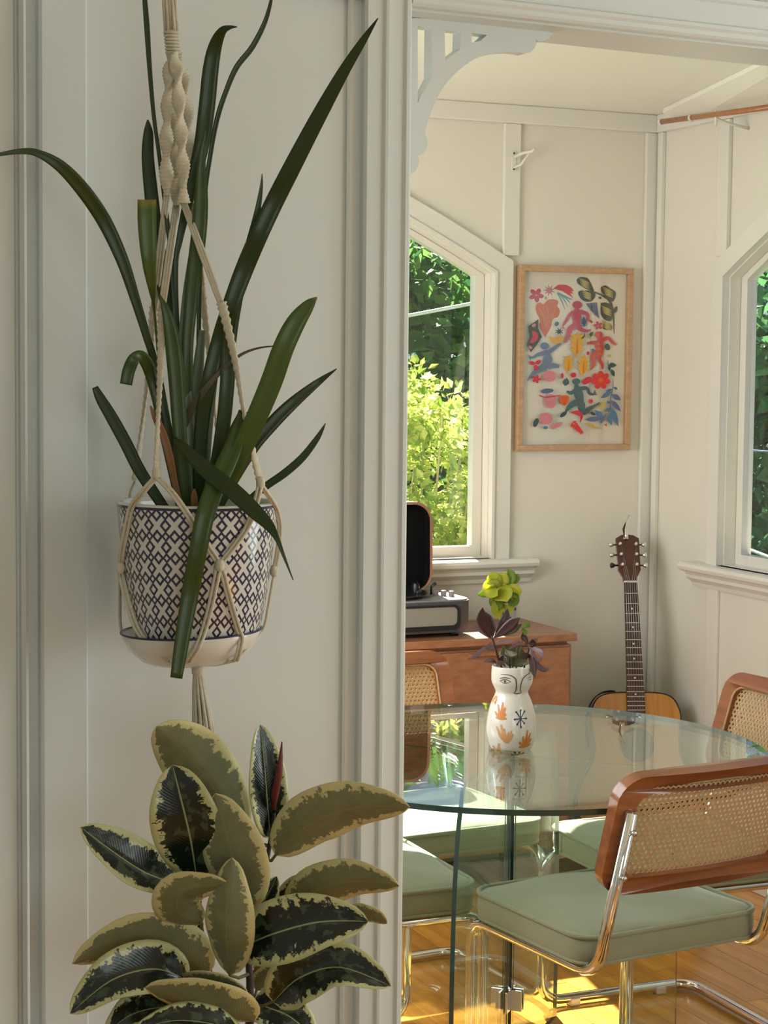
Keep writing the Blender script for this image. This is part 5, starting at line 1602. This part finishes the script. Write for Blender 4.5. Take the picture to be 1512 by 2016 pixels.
VL = [
    (PURT, [c2p(240, 790), c2p(195, 690), c2p(150, 590), c2p(152, 485)], 25, -0.02), (PURT, [c2p(255, 775), c2p(235, 690), c2p(200, 600), c2p(165, 520)], 22, 0.0),
    (PURT, [c2p(262, 790), c2p(340, 690), c2p(380, 590), c2p(400, 495)], 20, 0.01), (PURT, [c2p(265, 785), c2p(360, 715), c2p(450, 640), c2p(520, 585)], 22, -0.03),
    (GRYL, [c2p(300, 770), c2p(390, 725), c2p(470, 690), c2p(540, 650)], 16, 0.02), (PURL, [c2p(240, 800), c2p(180, 740), c2p(110, 690), c2p(60, 680)], 12, 0.0),
    (PURL, [c2p(240, 830), c2p(160, 900), c2p(80, 965), c2p(0, 1005)], 9, -0.02), (PURL, [c2p(290, 1040), c2p(250, 1010), c2p(200, 1010), c2p(160, 1030)], 9, -0.02),
    (PURL, [c2p(260, 840), c2p(330, 820), c2p(400, 830), c2p(470, 810)], 8, -0.02), (PURT, [c2p(300, 1050), c2p(330, 1000), c2p(370, 980), c2p(400, 1030)], 12, -0.02),
    (PURL, [c2p(600, 850), c2p(640, 900), c2p(650, 960), c2p(700, 1010), c2p(745, 975)], 10, -0.02), (PURT, [c2p(600, 960), c2p(640, 1010), c2p(655, 1100), c2p(668, 1185)], 15, -0.045),
    (PURT, [c2p(640, 975), c2p(590, 960), c2p(550, 970), c2p(515, 990)], 12, -0.03), (PURL, [c2p(655, 1000), c2p(690, 1050), c2p(760, 1100), c2p(822, 1085)], 11, -0.02),
    (PURL, [c2p(605, 860), c2p(640, 820), c2p(670, 810), c2p(700, 795)], 10, 0.0), (PURT, [c2p(600, 850), c2p(580, 800), c2p(555, 770), c2p(550, 745)], 12, 0.0),
    (PURT, [c2p(605, 860), c2p(630, 850), c2p(650, 830), c2p(640, 800)], 14, -0.01), (PURL, [c2p(620, 870), c2p(680, 900), c2p(735, 930), c2p(750, 980)], 12, -0.03),
    (GRYL, [c2p(430, 1080), c2p(400, 1000), c2p(370, 930), c2p(360, 860)], 22, 0.02), (GRYL, [c2p(450, 1080), c2p(460, 1000), c2p(440, 930), c2p(470, 850)], 24, 0.03),
    (GRYL, [c2p(480, 1080), c2p(520, 1010), c2p(520, 940), c2p(500, 870)], 22, 0.02), (GRYL, [c2p(470, 1070), c2p(500, 1040), c2p(560, 1030), c2p(600, 1050)], 18, -0.01),
    (PURL, [c2p(380, 1070), c2p(340, 1030), c2p(310, 1040), c2p(290, 1065)], 10, -0.03), (PURL, [c2p(420, 900), c2p(470, 860), c2p(520, 840), c2p(575, 860)], 9, 0.0),
    (GRYL, [c2p(380, 900), c2p(400, 930), c2p(440, 950), c2p(500, 945)], 14, -0.02), (PURL, [c2p(300, 900), c2p(260, 880), c2p(210, 890), c2p(175, 880)], 8, -0.01),
    (LIMD, [c2p(545, 690), c2p(575, 660), c2p(600, 660), c2p(620, 680)], 12, 0.01), (LIMD, [c2p(540, 700), c2p(560, 715), c2p(585, 725), c2p(600, 720)], 10, 0.01),
]
for m_, pp_, wd, dd in VL:
    n_ = len(pp_)
    ws = [0.3] + [1.0 if 0 < k < n_ - 1 else 0.3 for k in range(1, n_)]
    ws = [2.0] + [wd * (0.85 if k < n_ - 2 else 0.95) for k in range(1, n_ - 1)] + [1.2]
    strap_leaf('leaf', [(a[0], a[1], DV + dd * (k / (n_ - 1)), ww) for k, (a, ww) in enumerate(zip(pp_, ws))], m_, vpl, 0.2, 6)

# ================================================================== small blue and white vase with lime pothos on the sideboard
bz = SB_z
BVp = RM(0.640, 0.20, bz)
SCL = BVp.y / FPX
BVX = CX + FPX * BVp.x / BVp.y
bv = empty('blue_white_vase', BVp, 0, 'small blue and white ceramic vase on the sideboard beside the record player', 'vase')
bluev, t, p = newmat('blue_brush_glaze')
nn = noise(t, 38, 2, coord(t))
rr = t.nodes.new('ShaderNodeValToRGB')
rr.color_ramp.elements[0].position, rr.color_ramp.elements[1].position = 0.53, 0.57
rr.color_ramp.elements[0].color, rr.color_ramp.elements[1].color = (0.62, 0.64, 0.70, 1), (0.03, 0.04, 0.20, 1)
t.links.new(nn, rr.inputs[0])
t.links.new(rr.outputs[0], p.inputs['Base Color'])
p.inputs['Roughness'].default_value = 0.15
bvf = lambda x, y, z: BVp + V((x, y, z))
MB().lathe([(0.0, 0.0), (0.018, 0.0), (0.024, 0.008), (0.031, 0.04), (0.032, 0.065), (0.028, 0.09), (0.020, 0.108), (0.017, 0.116), (0.021, 0.124), (0.018, 0.124), (0.014, 0.115), (0.0, 0.108)], bvf, 32).build('vase_body', bluev, bv, True)
po = empty('lime_pothos', BVp + V((0, 0, 0.11)), 0, 'sunlit lime-yellow pothos cutting trailing from the blue and white vase', 'plant')
D5 = BVp.y
PO = [
    ([c2p(320, 330), c2p(290, 240), c2p(250, 190), c2p(190, 200)], 26, LIME, -0.02), ([c2p(330, 330), c2p(280, 280), c2p(230, 310), c2p(200, 260)], 30, LIME, -0.05),
    ([c2p(370, 330), c2p(330, 250), c2p(340, 190), c2p(300, 150)], 30, LIME, -0.01), ([c2p(400, 280), c2p(420, 220), c2p(430, 160), c2p(400, 100)], 22, LIMD, 0.0),
    ([c2p(430, 260), c2p(470, 210), c2p(490, 180), c2p(500, 150)], 16, LIMD, 0.01), ([c2p(380, 330), c2p(440, 320), c2p(480, 350), c2p(500, 395)], 30, LIME, -0.03),
    ([c2p(330, 380), c2p(390, 420), c2p(400, 500), c2p(370, 560)], 26, LIME, -0.07), ([c2p(320, 400), c2p(300, 450), c2p(300, 540), c2p(320, 600)], 22, LIME, -0.08),
    ([c2p(250, 340), c2p(200, 340), c2p(150, 350), c2p(105, 355)], 14, LIMD, -0.03), ([c2p(300, 370), c2p(290, 400), c2p(310, 450), c2p(350, 480)], 30, LIMD, -0.05),
    ([c2p(300, 290), c2p(340, 330), c2p(370, 370), c2p(395, 425)], 38, LIME, -0.09), ([c2p(290, 240), c2p(250, 270), c2p(255, 330), c2p(300, 365)], 36, LIME, -0.08),
    ([c2p(400, 330), c2p(430, 380), c2p(440, 430), c2p(420, 470)], 30, LIMD, -0.06), ([c2p(250, 360), c2p(260, 430), c2p(290, 490), c2p(300, 520)], 8, LIME, -0.06),
]
for pp_, wd, m_, dd in PO:
    ws = [3, wd, wd * 0.95, 1.5]
    strap_leaf('leaf', [(a[0], a[1], D5 + dd * (k / 3), ww) for k, (a, ww) in enumerate(zip(pp_, ws))], m_, po, 0.18, 6)
neck = BVp + V((0, 0, 0.115))
for pp_ in (c2p(330, 330), c2p(400, 290), c2p(330, 380), c2p(250, 350)):
    e_ = W(pp_[0], pp_[1], D5 - 0.02)
    MB().tube([neck + V((0, 0, -0.01)), neck + (e_ - neck) * 0.4 + V((0, 0, 0.012)), e_], 0.0013, 6).build('stem', LIMD, po, True)

# ================================================================== the garden beyond the windows
def foliage_mat(name, c1, c2, transl, rough=0.45):
    m, t, p = newmat(name)
    gi = t.nodes.new('ShaderNodeNewGeometry')
    r = t.nodes.new('ShaderNodeValToRGB')
    r.color_ramp.elements[0].color, r.color_ramp.elements[1].color = c1, c2
    t.links.new(gi.outputs['Random Per Island'], r.inputs[0])
    t.links.new(r.outputs[0], p.inputs['Base Color'])
    p.inputs['Roughness'].default_value = rough
    tr = t.nodes.new('ShaderNodeBsdfTranslucent')
    t.links.new(r.outputs[0], tr.inputs[0])
    mx = t.nodes.new('ShaderNodeMixShader')
    mx.inputs[0].default_value = transl
    t.links.new(p.outputs[0], mx.inputs[1])
    t.links.new(tr.outputs[0], mx.inputs[2])
    t.links.new(mx.outputs[0], t.nodes['Material Output'].inputs[0])
    return m
F_DARK = foliage_mat('dark_tree_leaf', (0.02, 0.105, 0.055, 1), (0.13, 0.34, 0.13, 1), 0.3)
F_MID = foliage_mat('mid_tree_leaf', (0.03, 0.13, 0.04, 1), (0.20, 0.40, 0.09, 1), 0.35)
F_LIME = foliage_mat('sunny_bush_leaf', (0.20, 0.36, 0.03, 1), (0.75, 0.78, 0.22, 1), 0.5, 0.25)
BARK = MAT('grey_bark', (0.16, 0.13, 0.10, 1), 0.9, var=0.3, bmp=0.6, bscale=40)
TWIG = MAT('pale_twig', (0.55, 0.42, 0.24, 1), 0.8, var=0.2)
def scatter(clumps, size, seed, per, name, mat_, parent, up=0.3):
    rg = random.Random(seed)
    vv, ff = [], []
    for (c_, r_) in clumps:
        for _ in range(per):
            while True:
                d_ = V((rg.uniform(-1, 1), rg.uniform(-1, 1), rg.uniform(-1, 1)))
                if d_.length < 1 and d_.length > 0.45:
                    break
            q_ = c_ + V((d_.x * r_.x, d_.y * r_.y, d_.z * r_.z))
            t_ = (d_ * 0.8 + V((rg.uniform(-1, 1), rg.uniform(-1, 1), rg.uniform(-1.0, 0.6)))).normalized()
            s_ = t_.cross(V((rg.uniform(-1, 1), rg.uniform(-1, 1), rg.uniform(-1, 1) + 0.001))).normalized()
            n_ = t_.cross(s_)
            l_ = size * rg.uniform(0.6, 1.25)
            w_ = l_ * rg.uniform(0.24, 0.34)
            b = len(vv)
            vv += [q_, q_ + t_ * l_ * 0.45 + s_ * w_ + n_ * l_ * 0.06, q_ + t_ * l_, q_ + t_ * l_ * 0.45 - s_ * w_ + n_ * l_ * 0.06]
            ff.append([b, b + 1, b + 2, b + 3])
    o = mesh_obj(name, vv, ff, mat_, parent)
    o['kind'] = 'stuff'
    return o
GZ = -1.3
lawn = MB().box((-30, 7.6, GZ - 0.1), (30, 60, GZ)).build('lawn', MAT('lawn_green', (0.10, 0.20, 0.04, 1), 0.9, var=0.5, vscale=3))
struct(lawn, 'green lawn outside the windows')
def tree(name, label, base, clumps, size, per, mat_, seed, trunk_r=0.12):
    root = empty(name, (base[0], base[1], GZ), 0, label, 'tree')
    scatter(clumps, size, seed, per, 'foliage', mat_, root)
    ztop = sum(c_[0].z for c_ in clumps) / len(clumps)
    MB().tube([V((base[0], base[1], GZ)), V((base[0] + 0.05, base[1], (GZ + ztop) / 2)), V((base[0], base[1], ztop))], [trunk_r, trunk_r * 0.8, trunk_r * 0.4], 10).build('trunk', BARK, root, True)
    for k, (c_, r_) in enumerate(clumps[:14]):
        MB().tube([V((base[0], base[1], (GZ + ztop) / 2 + 0.1 * (k % 5))), c_], [trunk_r * 0.35, trunk_r * 0.1], 6).build('branch', BARK, root, True)
    return root
def clumpset(x0, x1, y0, y1, z0, z1, n, r, seed):
    rg = random.Random(seed)
    return [(V((rg.uniform(x0, x1), rg.uniform(y0, y1), rg.uniform(z0, z1))), V((r, r, r * 0.8)) * rg.uniform(0.7, 1.25)) for _ in range(n)]
tree('evergreen_tree', 'dense dark green tree filling the upper half of the back window', (0.3, 13.6), clumpset(-1.6, 1.5, 12.9, 14.3, -0.9, 2.75, 62, 0.55, 1), 0.12, 520, F_DARK, 11, 0.16)
tree('evergreen_tree', 'dark bamboo-like tree seen through the window at the right edge', (3.0, 12.6), clumpset(1.5, 4.2, 11.9, 13.4, -0.9, 2.75, 46, 0.52, 2), 0.16, 420, F_DARK, 12, 0.14)
tree('garden_tree', 'mid green drooping branches in the centre of the back window', (0.72, 12.0), clumpset(0.30, 1.25, 11.6, 12.3, -0.3, 1.75, 15, 0.36, 3), 0.15, 300, F_MID, 13, 0.09)
tree('garden_tree', 'lighter green leafy branches at the top of the back window', (-0.2, 12.3), clumpset(-1.1, 0.35, 11.9, 12.6, 1.55, 2.5, 9, 0.32, 4), 0.13, 280, F_MID, 14, 0.08)
tree('garden_tree', 'bushy tree hidden mostly by the white post beyond the back window', (-1.5, 11.6), clumpset(-2.6, -0.6, 11.0, 12.2, -0.8, 2.2, 18, 0.5, 9), 0.15, 240, F_MID, 19, 0.09)
# sunlit bush near the window
bush = empty('sunlit_bush', (0.12, 9.0, GZ), 0, 'sunlit yellow-green bush with pale twigs just outside the back window', 'bush')
rg = random.Random(5)
bcl = []
for _ in range(60):
    px_ = rg.uniform(720, 965)
    lo_ = 700 + max(0, px_ - 850) * 1.7 if px_ > 800 else 740
    py_ = rg.uniform(lo_ + 30, 1130)
    bcl.append((W(px_, py_, rg.uniform(8.6, 9.5)), V((0.12, 0.14, 0.11)) * rg.uniform(0.7, 1.3)))
scatter(bcl, 0.05, 6, 130, 'foliage', F_LIME, bush)
scatter(clumpset(-1.0, 0.55, 9.0, 10.0, -1.1, 0.4, 40, 0.3, 7), 0.07, 8, 120, 'foliage', F_LIME, bush)
for k in range(26):
    c_ = bcl[k][0]
    MB().tube([V((0.12 + rg.uniform(-0.2, 0.2), 9.1, GZ + 0.1)), V((c_.x * 0.6 + 0.05, 9.1, (c_.z + GZ) / 2 + 0.3)), c_, c_ + V((rg.uniform(-0.05, 0.05), 0, rg.uniform(0.03, 0.12)))], [0.012, 0.008, 0.004, 0.002], 6).build('twig', TWIG, bush, True)
# overhead cables
CABLE = MAT('pale_cable', (0.75, 0.77, 0.80, 1), 0.5)
CABD = MAT('blue_grey_cable', (0.25, 0.33, 0.45, 1), 0.5)
def cable(a, b, r, m_, label, sag=0.02):
    A, Bq = W(*a), W(*b)
    d_ = (Bq - A)
    A2, B2 = A - d_ * 4, Bq + d_ * 4
    pts_ = [A2 + (B2 - A2) * (k / 24) + V((0, 0, sag * ((k / 12 - 1) ** 2 - 0.0))) for k in range(25)]
    o = MB().tube(pts_, r, 7).build('overhead_cable', m_, None, True)
    return tag(o, label, 'cable', 'overhead cables outside')
cable((803, 622, 10.4), (960, 592, 10.2), 0.010, CABLE, 'thick pale twisted cable rising across the upper part of the back window')
cable((872, 797, 10.0), (957, 838, 10.0), 0.012, CABLE, 'pale cable sloping down behind the sunlit bush')
cable((1466, 886, 10.0), (1512, 889, 10.0), 0.005, CABD, 'thin level blue-grey cable across the window at the right edge')
cable((1466, 1078, 9.5), (1512, 1096, 9.3), 0.008, CABLE, 'white cable low in the window at the right edge')
